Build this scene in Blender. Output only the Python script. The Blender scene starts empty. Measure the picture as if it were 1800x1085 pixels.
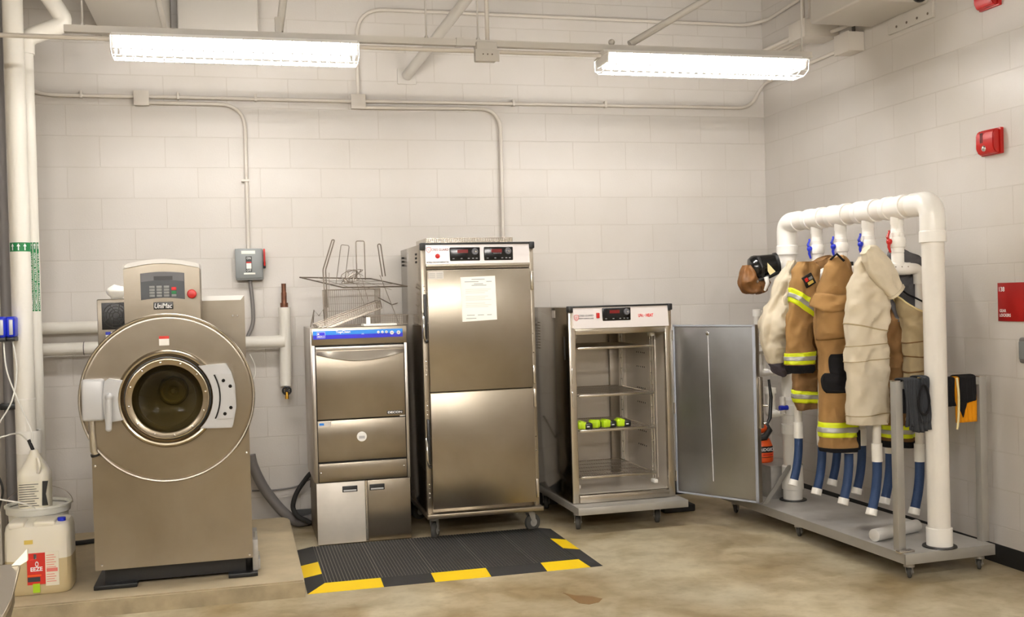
import bpy, bmesh, math, random
from math import sin, cos, pi, radians
from mathutils import Vector, Matrix, noise
random.seed(7)
S = bpy.context.scene
COL = S.collection

# ---------------------------------------------------------------- camera
F_PX, YAW, PIT, ROL = 1853.93, 0.2573, -0.0107, -0.0271
cam = bpy.data.cameras.new('camera'); cam.sensor_width = 36.0; cam.lens = F_PX / 1800 * 36.0
cam.clip_start = 0.02
co = bpy.data.objects.new('camera', cam); COL.objects.link(co)
fw = Vector((sin(YAW) * cos(PIT), cos(YAW) * cos(PIT), sin(PIT))); rt = Vector((cos(YAW), -sin(YAW), 0)); up = rt.cross(fw)
r2 = rt * cos(ROL) + up * sin(ROL); u2 = -rt * sin(ROL) + up * cos(ROL)
m = Matrix((r2, u2, -fw)).transposed().to_4x4(); m.translation = Vector((-3.9799, -7.3576, 1.5162)); co.matrix_world = m
S.camera = co
# ---------------------------------------------------------------- world, view, lamps' strength
w = bpy.data.worlds.new('world'); S.world = w; w.use_nodes = True
w.node_tree.nodes['Background'].inputs[0].default_value = (1, .9, .78, 1); w.node_tree.nodes['Background'].inputs[1].default_value = 0.05
S.view_settings.view_transform = 'Standard'; S.view_settings.look = 'None'; S.view_settings.gamma = 1; S.view_settings.exposure = 0.56
S.view_settings.use_curve_mapping = False
TUBE = 68.0          # emission of the fluorescent tubes
ROOM_W, ROOM_D, ROOM_H = 9.0, 12.5, 4.35

# ---------------------------------------------------------------- materials
def srgb(r, g, b):
    f = lambda c: (c / 255 / 12.92) if c / 255 <= .04045 else ((c / 255 + .055) / 1.055) ** 2.4
    return (f(r), f(g), f(b), 1)
class NT:
    def __init__(s, name):
        s.m = bpy.data.materials.new(name); s.m.use_nodes = True; s.t = s.m.node_tree
        s.b = s.t.nodes['Principled BSDF']
    def n(s, typ, **k):
        x = s.t.nodes.new(typ)
        for a, v in k.items():
            if a[0] == 'i' and a[1:].isdigit(): x.inputs[int(a[1:])].default_value = v
            else: setattr(x, a, v)
        return x
    def l(s, a, b): s.t.links.new(a, b)
def mat(name, rgb, rough=.5, metal=0., bump=0., bscale=60., var=.0, vscale=4., spec=.5, stretch=None, emit=None, estr=0., coat=0., lin=False, sub=0.):
    k = NT(name); c = rgb if lin else srgb(*rgb)
    k.b.inputs['Base Color'].default_value = c; k.b.inputs['Roughness'].default_value = rough; k.b.inputs['Metallic'].default_value = metal
    k.b.inputs['Specular IOR Level'].default_value = spec; k.b.inputs['Coat Weight'].default_value = coat
    if emit: k.b.inputs['Emission Color'].default_value = srgb(*emit); k.b.inputs['Emission Strength'].default_value = estr
    if sub: k.b.inputs['Subsurface Weight'].default_value = sub; k.b.inputs['Subsurface Radius'].default_value = (.03, .03, .02)
    tc = k.n('ShaderNodeTexCoord')
    src = tc.outputs['Object']
    if stretch:
        mp = k.n('ShaderNodeMapping'); mp.inputs['Scale'].default_value = stretch; k.l(src, mp.inputs[0]); src2 = mp.outputs[0]
    else: src2 = src
    if var:
        nz = k.n('ShaderNodeTexNoise'); nz.inputs['Scale'].default_value = vscale; nz.inputs['Detail'].default_value = 4; k.l(src2, nz.inputs['Vector'])
        mx = k.n('ShaderNodeMixRGB', blend_type='MULTIPLY'); mx.inputs[0].default_value = 1; mx.inputs[1].default_value = c
        cr = k.n('ShaderNodeValToRGB'); cr.color_ramp.elements[0].position = .3; cr.color_ramp.elements[1].position = .7
        a = 1 - var; cr.color_ramp.elements[0].color = (a, a, a, 1); cr.color_ramp.elements[1].color = (1, 1, 1, 1)
        k.l(nz.outputs[0], cr.inputs[0]); k.l(cr.outputs[0], mx.inputs[2]); k.l(mx.outputs[0], k.b.inputs['Base Color'])
    if bump:
        nb = k.n('ShaderNodeTexNoise'); nb.inputs['Scale'].default_value = bscale; nb.inputs['Detail'].default_value = 3; k.l(src2, nb.inputs['Vector'])
        bp = k.n('ShaderNodeBump'); bp.inputs['Strength'].default_value = bump; bp.inputs['Distance'].default_value = .003
        k.l(nb.outputs[0], bp.inputs['Height']); k.l(bp.outputs[0], k.b.inputs['Normal'])
    return k.m
def wall_mat(name, axis, x0, ctrl=None, rgb=(216, 211, 205)):
    k = NT(name); base = srgb(*rgb)
    tc = k.n('ShaderNodeTexCoord'); sp = k.n('ShaderNodeSeparateXYZ'); k.l(tc.outputs['Object'], sp.inputs[0])
    ad = k.n('ShaderNodeMath', operation='SUBTRACT', i1=x0 + .2032); k.l(sp.outputs[axis], ad.inputs[0])
    cb = k.n('ShaderNodeCombineXYZ'); k.l(ad.outputs[0], cb.inputs[0]); k.l(sp.outputs[2], cb.inputs[1])
    br = k.n('ShaderNodeTexBrick'); br.offset = .5; br.offset_frequency = 2; br.squash = 1; br.squash_frequency = 2
    for a, v in (('Scale', 1.), ('Mortar Size', .0038), ('Mortar Smooth', .35), ('Bias', 0.), ('Brick Width', .4064), ('Row Height', .2032)): br.inputs[a].default_value = v
    br.inputs['Color1'].default_value = (1, 1, 1, 1); br.inputs['Color2'].default_value = (.975, .972, .968, 1); br.inputs['Mortar'].default_value = (.92, .91, .89, 1)
    k.l(cb.outputs[0], br.inputs['Vector'])
    fac = br.outputs['Fac']
    if ctrl is not None:
        d = k.n('ShaderNodeMath', operation='SUBTRACT', i1=ctrl); k.l(sp.outputs[axis], d.inputs[0])
        ab = k.n('ShaderNodeMath', operation='ABSOLUTE'); k.l(d.outputs[0], ab.inputs[0])
        lt = k.n('ShaderNodeMath', operation='LESS_THAN', i1=.004); k.l(ab.outputs[0], lt.inputs[0])
        mxx = k.n('ShaderNodeMath', operation='MAXIMUM'); k.l(lt.outputs[0], mxx.inputs[0]); k.l(fac, mxx.inputs[1]); fac = mxx.outputs[0]
    n1 = k.n('ShaderNodeTexNoise'); n1.inputs['Scale'].default_value = 90; n1.inputs['Detail'].default_value = 5; k.l(tc.outputs['Object'], n1.inputs['Vector'])
    n2 = k.n('ShaderNodeTexNoise'); n2.inputs['Scale'].default_value = 1.7; n2.inputs['Detail'].default_value = 6; k.l(tc.outputs['Object'], n2.inputs['Vector'])
    cr = k.n('ShaderNodeValToRGB'); cr.color_ramp.elements[0].position = .3; cr.color_ramp.elements[0].color = (.94, .93, .91, 1); cr.color_ramp.elements[1].position = .65; cr.color_ramp.elements[1].color = (1, 1, 1, 1)
    k.l(n2.outputs[0], cr.inputs[0])
    m1 = k.n('ShaderNodeMixRGB', blend_type='MULTIPLY', i0=1., i1=base); k.l(br.outputs['Color'], m1.inputs[2])
    m2 = k.n('ShaderNodeMixRGB', blend_type='MULTIPLY', i0=1.); k.l(m1.outputs[0], m2.inputs[1]); k.l(cr.outputs[0], m2.inputs[2])
    k.l(m2.outputs[0], k.b.inputs['Base Color']); k.b.inputs['Roughness'].default_value = .42
    h = k.n('ShaderNodeMath', operation='MULTIPLY_ADD', i1=-1.0); k.l(fac, h.inputs[0])
    sc = k.n('ShaderNodeMath', operation='MULTIPLY', i1=.35); k.l(n1.outputs[0], sc.inputs[0]); k.l(sc.outputs[0], h.inputs[2])
    bp = k.n('ShaderNodeBump'); bp.inputs['Strength'].default_value = .42; bp.inputs['Distance'].default_value = .004
    k.l(h.outputs[0], bp.inputs['Height']); k.l(bp.outputs[0], k.b.inputs['Normal'])
    return k.m
def floor_mat():
    k = NT('polished_concrete'); tc = k.n('ShaderNodeTexCoord')
    def nz(scale, det, p0, c0, p1, c1, dist=0.):
        n = k.n('ShaderNodeTexNoise'); n.inputs['Scale'].default_value = scale; n.inputs['Detail'].default_value = det; n.inputs['Distortion'].default_value = dist
        k.l(tc.outputs['Object'], n.inputs['Vector']); r = k.n('ShaderNodeValToRGB')
        r.color_ramp.elements[0].position = p0; r.color_ramp.elements[0].color = c0; r.color_ramp.elements[1].position = p1; r.color_ramp.elements[1].color = c1
        k.l(n.outputs[0], r.inputs[0]); return r.outputs[0], n
    a, _ = nz(1.6, 9, .36, srgb(168, 148, 110), .60, srgb(212, 199, 168), .5)
    b, _ = nz(6.5, 10, .36, (.80, .77, .70, 1), .56, (1, 1, 1, 1), .3)
    c, _ = nz(.9, 4, .42, (.87, .89, .92, 1), .6, (1, 1, 1, 1))
    d, _ = nz(28, 6, .25, (.88, .86, .82, 1), .5, (1, 1, 1, 1))
    cur = a
    for x in (b, c, d):
        mx = k.n('ShaderNodeMixRGB', blend_type='MULTIPLY', i0=1.); k.l(cur, mx.inputs[1]); k.l(x, mx.inputs[2]); cur = mx.outputs[0]
    k.l(cur, k.b.inputs['Base Color'])
    r, _ = nz(3, 6, .3, (.3, .3, .3, 1), .7, (.5, .5, .5, 1)); k.l(r, k.b.inputs['Roughness'])
    return k.m
def steel(name, rgb=(168, 159, 145), rough=.34, st=(1, 1, 60), amp=.06):
    k = NT(name); k.b.inputs['Metallic'].default_value = 1; k.b.inputs['Base Color'].default_value = srgb(*rgb)
    tc = k.n('ShaderNodeTexCoord'); mp = k.n('ShaderNodeMapping'); mp.inputs['Scale'].default_value = st; k.l(tc.outputs['Object'], mp.inputs[0])
    n = k.n('ShaderNodeTexNoise'); n.inputs['Scale'].default_value = 4; n.inputs['Detail'].default_value = 4; k.l(mp.outputs[0], n.inputs['Vector'])
    n2 = k.n('ShaderNodeTexNoise'); n2.inputs['Scale'].default_value = 3.2; n2.inputs['Detail'].default_value = 5; k.l(tc.outputs['Object'], n2.inputs['Vector'])
    s = k.n('ShaderNodeMath', operation='ADD'); k.l(n.outputs[0], s.inputs[0]); k.l(n2.outputs[0], s.inputs[1])
    cr = k.n('ShaderNodeValToRGB'); cr.color_ramp.elements[0].position = .32; cr.color_ramp.elements[0].color = (.80, .78, .75, 1); cr.color_ramp.elements[1].position = .62; cr.color_ramp.elements[1].color = (1, 1, 1, 1)
    n3 = k.n('ShaderNodeTexNoise'); n3.inputs['Scale'].default_value = 1.9; n3.inputs['Detail'].default_value = 6; n3.inputs['Distortion'].default_value = .4; k.l(tc.outputs['Object'], n3.inputs['Vector']); k.l(n3.outputs[0], cr.inputs[0])
    mx = k.n('ShaderNodeMixRGB', blend_type='MULTIPLY', i0=1., i1=srgb(*rgb)); k.l(cr.outputs[0], mx.inputs[2]); k.l(mx.outputs[0], k.b.inputs['Base Color'])
    r = k.n('ShaderNodeMapRange'); r.inputs[1].default_value = .6; r.inputs[2].default_value = 1.4; r.inputs[3].default_value = rough - amp; r.inputs[4].default_value = rough + amp
    k.l(s.outputs[0], r.inputs[0]); k.l(r.outputs[0], k.b.inputs['Roughness'])
    if st[2] > 2: tg = k.n('ShaderNodeTangent', direction_type='RADIAL', axis='Z'); k.l(tg.outputs[0], k.b.inputs['Tangent']); k.b.inputs['Anisotropic'].default_value = .65
    bp = k.n('ShaderNodeBump'); bp.inputs['Strength'].default_value = .05; bp.inputs['Distance'].default_value = .001
    k.l(n.outputs[0], bp.inputs['Height']); k.l(bp.outputs[0], k.b.inputs['Normal'])
    return k.m
def fabric(name, rgb, rough=.9, var=.18, weave=420., vscale=9.):
    return mat(name, rgb, rough, bump=.5, bscale=weave, var=var, vscale=vscale, spec=.2)
def glassy(name, tint, gloss=.12, alpha=.35):
    k = NT(name); t = k.t; out = t.nodes['Material Output']; t.nodes.remove(k.b)
    tr = k.n('ShaderNodeBsdfTransparent'); tr.inputs[0].default_value = tint
    gl = k.n('ShaderNodeBsdfGlossy'); gl.inputs[0].default_value = (1, 1, 1, 1); gl.inputs['Roughness'].default_value = .04
    fr = k.n('ShaderNodeLayerWeight'); fr.inputs[0].default_value = .12
    mx = k.n('ShaderNodeMixShader'); k.l(fr.outputs[1], mx.inputs[0]); k.l(tr.outputs[0], mx.inputs[1]); k.l(gl.outputs[0], mx.inputs[2]); k.l(mx.outputs[0], out.inputs[0])
    return k.m

M = {
 'wall_b': wall_mat('painted_block_back', 0, -4.8011, -.3307), 'wall_r': wall_mat('painted_block_right', 1, -1.2348), 'wall_o': wall_mat('painted_block_other', 0, 0, None, (150, 142, 130)), 'wall_l': wall_mat('painted_block_left', 1, 0, None, (180, 172, 160)),
 'floor': floor_mat(), 'ceil': mat('ceiling_deck', (150, 146, 140), .7), 'cove': mat('black_cove', (30, 29, 28), .45),
 'paint': mat('wall_paint_plain', (217, 210, 200), .42, bump=.1, bscale=150), 'dpaint': mat('grey_paint', (204, 199, 191), .45),
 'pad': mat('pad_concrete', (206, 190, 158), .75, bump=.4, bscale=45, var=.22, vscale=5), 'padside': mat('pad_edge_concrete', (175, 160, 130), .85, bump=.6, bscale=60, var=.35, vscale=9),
 'steel': steel('brushed_steel'), 'steels': steel('side_steel', (176, 168, 155), .14, st=(1, 1, 1), amp=.05), 'steelv': steel('brushed_steel_vertical', st=(60, 60, 1)), 'steeld': steel('worn_steel', (150, 142, 130), .42), 'steelm': mat('ring_steel', (176, 164, 144), .27, 1.), 'liner': mat('brightened_interior_steel', (214, 206, 194), .32, .45, var=.1, vscale=3), 'ductf': mat('silver_foil', (214, 212, 208), .4, .3), 'panel_al': steel('door_inner_aluminium', (176, 178, 180), .4, st=(60, 60, 1)), 'steelb': mat('bright_steel', (200, 192, 180), .27, 1., var=.06, vscale=3),
 'steelw': steel('white_reflecting_steel', (214, 209, 204), .42, amp=.06), 'fascia': mat('fascia_sheet', (232, 226, 224), .3, .35), 'steelx': mat('reflection_pale_steel', (226, 219, 208), .5, .45, var=.12, vscale=7),
 'chrome': mat('chrome', (215, 212, 208), .18, 1.), 'galv': mat('galvanised', (188, 185, 180), .45, .5, var=.25, vscale=14), 'alu': mat('aluminium', (178, 175, 168), .45, .45, var=.15, vscale=5),
 'deck': mat('worn_aluminium_deck', (206, 204, 200), .42, .3, var=.34, vscale=3.5, bump=.15, bscale=40),
 'cast': mat('cast_grey', (190, 190, 190), .38, .15, bump=.08, bscale=120), 'black': mat('black_plastic', (22, 22, 23), .4), 'rubber': mat('black_rubber', (38, 37, 36), .75, bump=.3, bscale=90), 'matgap': mat('pale_groove', (128, 122, 112), .8), 'rubberg': mat('grey_rubber', (70, 68, 64), .7),
 'blacks': mat('black_gloss', (14, 14, 15), .18), 'white': mat('white_plastic', (240, 238, 232), .4), 'whitep': mat('enamel_and_highlight_white', (236, 233, 228), .35),
 'pvc': mat('pvc_white', (238, 233, 224), .32, var=.05, vscale=6), 'pvcf': mat('pvc_fitting', (246, 243, 236), .28), 'insul': mat('pipe_cover', (236, 232, 222), .5, bump=.15, bscale=25),
 'red': mat('red_plastic', (184, 24, 18), .35), 'redsign': mat('red_sign', (158, 18, 16), .4), 'blue': mat('blue_plastic', (25, 45, 190), .35), 'dblue': mat('dark_blue', (40, 40, 205), .35), 'lblue': mat('light_blue', (45, 140, 235), .35),
 'hose': mat('navy_hose', (36, 62, 104), .6, bump=.6, bscale=250, stretch=(.2, .2, 1)), 'green': mat('green_label', (20, 120, 65), .5), 'yellow': mat('yellow_mat_edge', (255, 216, 0), .5), 'orange': mat('orange_plastic', (242, 92, 26), .4),
 'paper': mat('paper', (252, 250, 242), .7), 'ink': mat('ink', (60, 60, 62), .7), 'inkl': mat('pale_ink', (205, 198, 190), .8), 'pink': mat('pink_ink', (250, 225, 215), .8), 'whitei': mat('white_ink', (245, 245, 245), .5), 'redi': mat('red_ink', (214, 30, 30), .5),
 'dred': mat('dark_red_ink', (110, 30, 28), .5), 'panelg': mat('console_grey', (98, 98, 102), .4), 'paneld': mat('console_dark', (52, 56, 60), .4), 'key': mat('key_grey', (140, 142, 140), .5), 'led': mat('dark_red_display', (84, 10, 10), .3, emit=(190, 16, 12), estr=.08),
 'tan': fabric('tan_turnout', (168, 130, 82), var=.3, vscale=7.), 'tand': fabric('tan_shade_and_seams', (136, 102, 64), var=.35), 'cream': fabric('cream_liner', (224, 212, 188), var=.14, vscale=5.), 'khaki': fabric('khaki_liner', (186, 168, 132)), 'grey_q': fabric('grey_quilt', (104, 103, 105), vscale=30), 'purple': fabric('dark_grey_cuff', (78, 72, 80)), 'blackf': fabric('black_fabric', (26, 25, 27)), 'charf': fabric('charcoal_fabric', (62, 64, 68)), 'yelf': fabric('amber_fabric', (228, 150, 20)),
 'limeband': mat('lime_reflective', (226, 240, 20), .5, bump=.2, bscale=200, emit=None), 'silverband': mat('silver_reflective', (178, 178, 172), .45, .25), 'creamtrim': mat('cream_trim', (232, 215, 160), .7), 'leather': mat('brown_leather', (128, 84, 38), .6, bump=.3, bscale=60, var=.4, vscale=20),
 'lime': mat('lime_plastic', (190, 225, 30), .4), 'brass': mat('brass', (196, 150, 60), .3, 1.), 'copper': mat('copper', (132, 88, 66), .4, .6, var=.5, vscale=30), 'gbox': mat('grey_enclosure', (136, 140, 140), .5, .2), 'gconduit': mat('grey_conduit', (118, 114, 112), .5),
 'tube': mat('lit_tube', (255, 250, 240), .5, emit=(255, 252, 249), estr=TUBE), 'tube_fill': mat('fill_tube_rear', (255, 250, 240), .5, emit=(255, 250, 244), estr=TUBE * 2.2), 'guard': mat('white_wire', (250, 250, 250), .4), 'bucket': mat('white_bucket', (228, 226, 216), .4, sub=.2), 'jugw': mat('milky_jug', (228, 222, 206), .4, sub=.3),
 'liquid': mat('amber_liquid_in_jug', (196, 178, 138), .4, var=.1, vscale=3), 'label': mat('cream_label', (226, 220, 200), .6), 'redlab': mat('red_label', (206, 44, 30), .5), 'pinklab': mat('pink_label', (222, 120, 110), .6), 'neon': mat('neon_sticker', (170, 210, 30), .6), 'yellab': mat('yellow_label', (224, 196, 96), .6),
 'tubew': mat('clear_tubing', (232, 230, 222), .35), 'wire': mat('wire_steel', (160, 150, 138), .3, .9), 'wired': mat('dark_wire_steel', (126, 116, 104), .35, .8), 'film': mat('adhesive_film', (214, 208, 200), .3), 'stain': mat('floor_stain', (140, 108, 66), .3), 'glassd': glassy('dark_door_glass', (.5, .47, .38, 1)), 'drum': mat('drum_steel', (140, 126, 84), .45, .5), 'hub': mat('drum_hub', (205, 188, 120), .45, .2), 'gelcoat': mat('blue_grey_gasket', (166, 170, 180), .5),
 'shadowgap': mat('seam_shade', (28, 25, 22), .8),  # near black stands in for shade inside seams and slots
}

# ---------------------------------------------------------------- mesh builder (world coordinates)
class MB:
    def __init__(s): s.bm = bmesh.new()
    def box(s, x0, x1, y0, y1, z0, z1, bev=0., seg=2, mtx=None):
        r = bmesh.ops.create_cube(s.bm, size=1); vs = r['verts']
        for v in vs: v.co = Vector(((x0 + x1) / 2 + v.co.x * (x1 - x0), (y0 + y1) / 2 + v.co.y * (y1 - y0), (z0 + z1) / 2 + v.co.z * (z1 - z0)))
        if bev:
            es = {e for v in vs for e in v.link_edges}
            q = bmesh.ops.bevel(s.bm, geom=list(es), offset=bev, segments=seg, profile=.5, affect='EDGES'); vs = list({v for f in q['faces'] for v in f.verts} | {v for v in vs if v.is_valid})
        if mtx:
            for v in vs: v.co = mtx @ v.co
        return s
    def tube(s, pts, r, n=12, caps=True, flat=None):
        pts = [Vector(p) for p in pts]; rs = r if isinstance(r, (list, tuple)) else [r] * len(pts)
        rings = []; prev = None
        for i, p in enumerate(pts):
            a = pts[max(0, i - 1)]; b = pts[min(len(pts) - 1, i + 1)]; t = (b - a).normalized()
            if prev is None:
                u = t.cross(Vector((0, 0, 1)));
                if u.length < .05: u = t.cross(Vector((0, 1, 0)))
                u.normalize()
            else:
                u = prev - t * prev.dot(t); u.normalize()
            prev = u; v = t.cross(u)
            rings.append([s.bm.verts.new(p + (u * cos(2 * pi * k / n) + v * sin(2 * pi * k / n)) * rs[i]) for k in range(n)])
        for a, b in zip(rings, rings[1:]):
            for k in range(n): s.bm.faces.new((a[k], a[(k + 1) % n], b[(k + 1) % n], b[k]))
        if caps: s.bm.faces.new(rings[0][::-1]); s.bm.faces.new(rings[-1])
        return s
    def cyl(s, a, b, r, n=20): return s.tube([a, b], r, n)
    def lathe(s, o, ax, prof, n=32, caps=True):      # prof: (distance along axis, radius)
        o = Vector(o); ax = Vector(ax).normalized(); u = ax.cross(Vector((0, 0, 1)))
        if u.length < .05: u = Vector((1, 0, 0))
        u.normalize(); v = ax.cross(u); rings = []
        for d, r in prof: rings.append([s.bm.verts.new(o + ax * d + (u * cos(2 * pi * k / n) + v * sin(2 * pi * k / n)) * max(r, 1e-4)) for k in range(n)])
        for a, b in zip(rings, rings[1:]):
            for k in range(n): s.bm.faces.new((a[k], a[(k + 1) % n], b[(k + 1) % n], b[k]))
        if caps: s.bm.faces.new(rings[0][::-1]); s.bm.faces.new(rings[-1])
        return s
    def prism(s, poly, d, ext):        # poly: 3D points of a planar outline, d: extrusion vector
        a = [s.bm.verts.new(Vector(p)) for p in poly]; b = [s.bm.verts.new(Vector(p) + Vector(d) * ext) for p in poly]
        n = len(a); s.bm.faces.new(a[::-1]); s.bm.faces.new(b)
        for k in range(n): s.bm.faces.new((a[k], a[(k + 1) % n], b[(k + 1) % n], b[k]))
        return s
    def quad(s, *p): s.bm.faces.new([s.bm.verts.new(Vector(q)) for q in p]); return s
    def sphere(s, c, r, sx=1, sy=1, sz=1, n=16):
        q = bmesh.ops.create_uvsphere(s.bm, u_segments=n, v_segments=n // 2 + 2, radius=1)
        for v in q['verts']: v.co = Vector(c) + Vector((v.co.x * r * sx, v.co.y * r * sy, v.co.z * r * sz))
        return s
    def grid(s, f, us, vs):
        g = [[s.bm.verts.new(Vector(f(u, v))) for v in vs] for u in us]
        for i in range(len(us) - 1):
            for j in range(len(vs) - 1): s.bm.faces.new((g[i][j], g[i + 1][j], g[i + 1][j + 1], g[i][j + 1]))
        return g
def finish(ob, smooth=True):
    if smooth:
        for p in ob.data.polygons: p.use_smooth = True
        try: ob.data.set_sharp_from_angle(angle=radians(38))
        except Exception: pass
def make(name, mb, m_, parent=None, label=None, smooth=True, recalc=True):
    if recalc: bmesh.ops.recalc_face_normals(mb.bm, faces=mb.bm.faces)
    root = parent
    while root is not None and root.parent is not None: root = root.parent
    off = root.location.copy() if root is not None else Vector((0, 0, 0))
    me = bpy.data.meshes.new(name); 
    for v in mb.bm.verts: v.co -= off
    mb.bm.to_mesh(me); mb.bm.free()
    ob = bpy.data.objects.new(name, me); COL.objects.link(ob); me.materials.append(m_ if not isinstance(m_, str) else M[m_])
    if parent is not None: ob.parent = parent
    if label: ob['label'] = label
    finish(ob, smooth); return ob
def thing(name, loc, label, cat, group=None):
    o = bpy.data.objects.new(name, None); COL.objects.link(o); o.location = loc; o.empty_display_size = .1
    o['label'] = label; o['category'] = cat
    if group: o['group'] = group
    return o
def solo(name, mb, m_, label, cat, group=None, **k):
    o = make(name, mb, m_, None, **k); o['label'] = label; o['category'] = cat
    if group: o['group'] = group
    # put the origin at the base of the mesh
    vs = [v.co for v in o.data.vertices]; c = Vector(((min(v.x for v in vs) + max(v.x for v in vs)) / 2, (min(v.y for v in vs) + max(v.y for v in vs)) / 2, min(v.z for v in vs)))
    for v in o.data.vertices: v.co -= c
    o.location = c
    return o
def struct(name, mb, m_, **k): o = make(name, mb, m_, None, **k); o['kind'] = 'structure'; return o
def text(name, s, c, m_, parent, width=None, size=.02, right=(1, 0, 0), upv=(0, 0, 1), ext=.0006, bold=0., label=None, shear=0.):
    cu = bpy.data.curves.new('t', 'FONT'); cu.body = s; cu.size = 1; cu.align_x = 'CENTER'; cu.align_y = 'CENTER'; cu.offset = bold; cu.shear = shear; cu.resolution_u = 3
    to = bpy.data.objects.new('t', cu); COL.objects.link(to); dg = bpy.context.evaluated_depsgraph_get(); me = bpy.data.meshes.new_from_object(to.evaluated_get(dg))
    bpy.data.objects.remove(to); bm = bmesh.new(); bm.from_mesh(me)
    xs = [v.co.x for v in bm.verts]; ys = [v.co.y for v in bm.verts]; cx, cy = (min(xs) + max(xs)) / 2, (min(ys) + max(ys)) / 2
    sx = sy = size
    if width: sx = width / (max(xs) - min(xs))
    R = Vector(right).normalized(); U = Vector(upv).normalized(); C = Vector(c)
    for v in bm.verts: v.co = C + R * ((v.co.x - cx) * sx) + U * ((v.co.y - cy) * sy)
    mb = MB(); mb.bm.free(); mb.bm = bm
    return make(name, mb, m_, parent, smooth=False, recalc=False, label=label)
def smooth_path(pts, n=8):
    P = [Vector(p) for p in pts]; out = []
    for i in range(len(P) - 1):
        a, b, c, d = P[max(0, i - 1)], P[i], P[i + 1], P[min(len(P) - 1, i + 2)]
        for k in range(n):
            t = k / n; out.append(.5 * ((2 * b) + (c - a) * t + (2 * a - 5 * b + 4 * c - d) * t * t + (3 * b - a - 3 * c + d) * t ** 3))
    out.append(P[-1]); return out
def bend(pts, r, n=6):      # polyline with rounded corners
    P = [Vector(p) for p in pts]; out = [P[0]]
    for i in range(1, len(P) - 1):
        a = (P[i - 1] - P[i]); b = (P[i + 1] - P[i]); rr = min(r, a.length * .49, b.length * .49); a.normalize(); b.normalize()
        p0, p2 = P[i] + a * rr, P[i] + b * rr
        for k in range(n + 1): t = k / n; out.append(p0 * (1 - t) ** 2 + P[i] * 2 * t * (1 - t) + p2 * t * t)
    out.append(P[-1]); return out

# ---------------------------------------------------------------- room
def slab(x0, x1, y0, y1, z0, z1): return MB().box(x0, x1, y0, y1, z0, z1)
struct('floor', slab(-ROOM_W, .2, -ROOM_D, .2, -.15, 0), 'floor', smooth=False)
struct('ceiling', slab(-ROOM_W, .2, -ROOM_D, .2, ROOM_H, ROOM_H + .15), 'ceil', smooth=False)
struct('wall_back', slab(-ROOM_W, .2, 0, .2, 0, ROOM_H), 'wall_b', smooth=False)
struct('wall_right', slab(0, .2, -ROOM_D, 0, 0, ROOM_H), 'wall_r', smooth=False)
struct('wall_left', slab(-ROOM_W - .2, -ROOM_W, -ROOM_D, .2, 0, ROOM_H), 'wall_l', smooth=False)
struct('wall_front', slab(-ROOM_W, .2, -ROOM_D - .2, -ROOM_D, 0, ROOM_H), 'wall_o', smooth=False)
def cove_prof(): return [(0, 0), (.012, 0), (.008, .01), (.006, .095), (.003, .1016), (0, .1016)]
mb = MB(); mb.prism([(-3.62, -a, z) for a, z in cove_prof()], (1, 0, 0), 3.61); struct('baseboard_back', mb, 'cove')
mb = MB(); mb.prism([(-a, -.0, z) for a, z in cove_prof()], (0, -1, 0), 9.); struct('baseboard_right', mb, 'cove')

# ---------------------------------------------------------------- fluorescent fixtures on a strut
LY, LZ = -1.75, 2.83
def fixture(x0, x1, y, z, label, pan=True, lamp='tube'):
    t = thing('fluorescent_light', ((x0 + x1) / 2, y, z - .06), label, 'ceiling light', 'wire-guarded fluorescent strip lights')
    # housing: trough, open below
    o = [(-.045, .055), (-.045, .034), (-.115, .030), (-.117, .022), (-.113, .022), (-.04, .026), (.04, .026), (.113, .022), (.117, .022), (.115, .030), (.045, .034), (.045, .055)]
    if not pan: o = [(-.045, .055), (-.045, .034), (-.04, .026), (.04, .026), (.045, .034), (.045, .055)]  # pan left off so the far rear row throws fill onto the ceiling
    make('housing', MB().prism([(x0, y + a, z + b) for a, b in o], (1, 0, 0), x1 - x0), 'whitep', t)
    for s in (-1, 1):
        mb = MB(); mb.cyl((x0 + .03, y + s * .06, z - .012), (x1 - .03, y + s * .06, z - .012), .016, 14); make('tube', mb, lamp, t)
    for e in (x0 + .004, x1 - .012): mb = MB(); mb.prism([(e, y + a, z + b) for a, b in [(-.045, .045), (-.112, .03), (-.085, -.024), (.085, -.024), (.112, .03), (.045, .045)]], (1, 0, 0), .008); make('end_plate', mb, 'whitep', t)
    mb = MB(); n = 25
    for k in range(n + 1):
        x = x0 + (x1 - x0) * k / n
        mb.tube([(x, y - .118, z + .022), (x, y - .108, z - .04), (x, y - .06, z - .062), (x, y + .06, z - .062), (x, y + .108, z - .04), (x, y + .118, z + .022)], .003, 6)
    for a, b in ((-.108, -.04), (-.06, -.062), (0, -.062), (.06, -.062), (.108, -.04)): mb.cyl((x0, y + a, z + b), (x1, y + a, z + b), .003, 6)
    make('wire_guard', mb, 'guard', t)
    return t
fixture(-4.53, -3.315, LY, LZ, 'lit white fluorescent strip light with wire guard, the one above the washer')
fixture(-1.947, -.711, LY, LZ, 'lit white fluorescent strip light with wire guard, the one nearest the room corner')
for yy, row in ((-6.3, 'nearer row'), (-8.8, 'farther row')):  # unseen rear rows, added and brightened as fill light
    for xx, wh in ((-7.0, 'leftmost'), (-5.0, 'middle'), (-3.0, 'rightmost')): fixture(xx, xx + 1.22, yy, LZ, 'unseen fluorescent strip light behind the frame, brightened for fill, %s of the %s' % (wh, row), row == 'nearer row', 'tube_fill')
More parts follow.
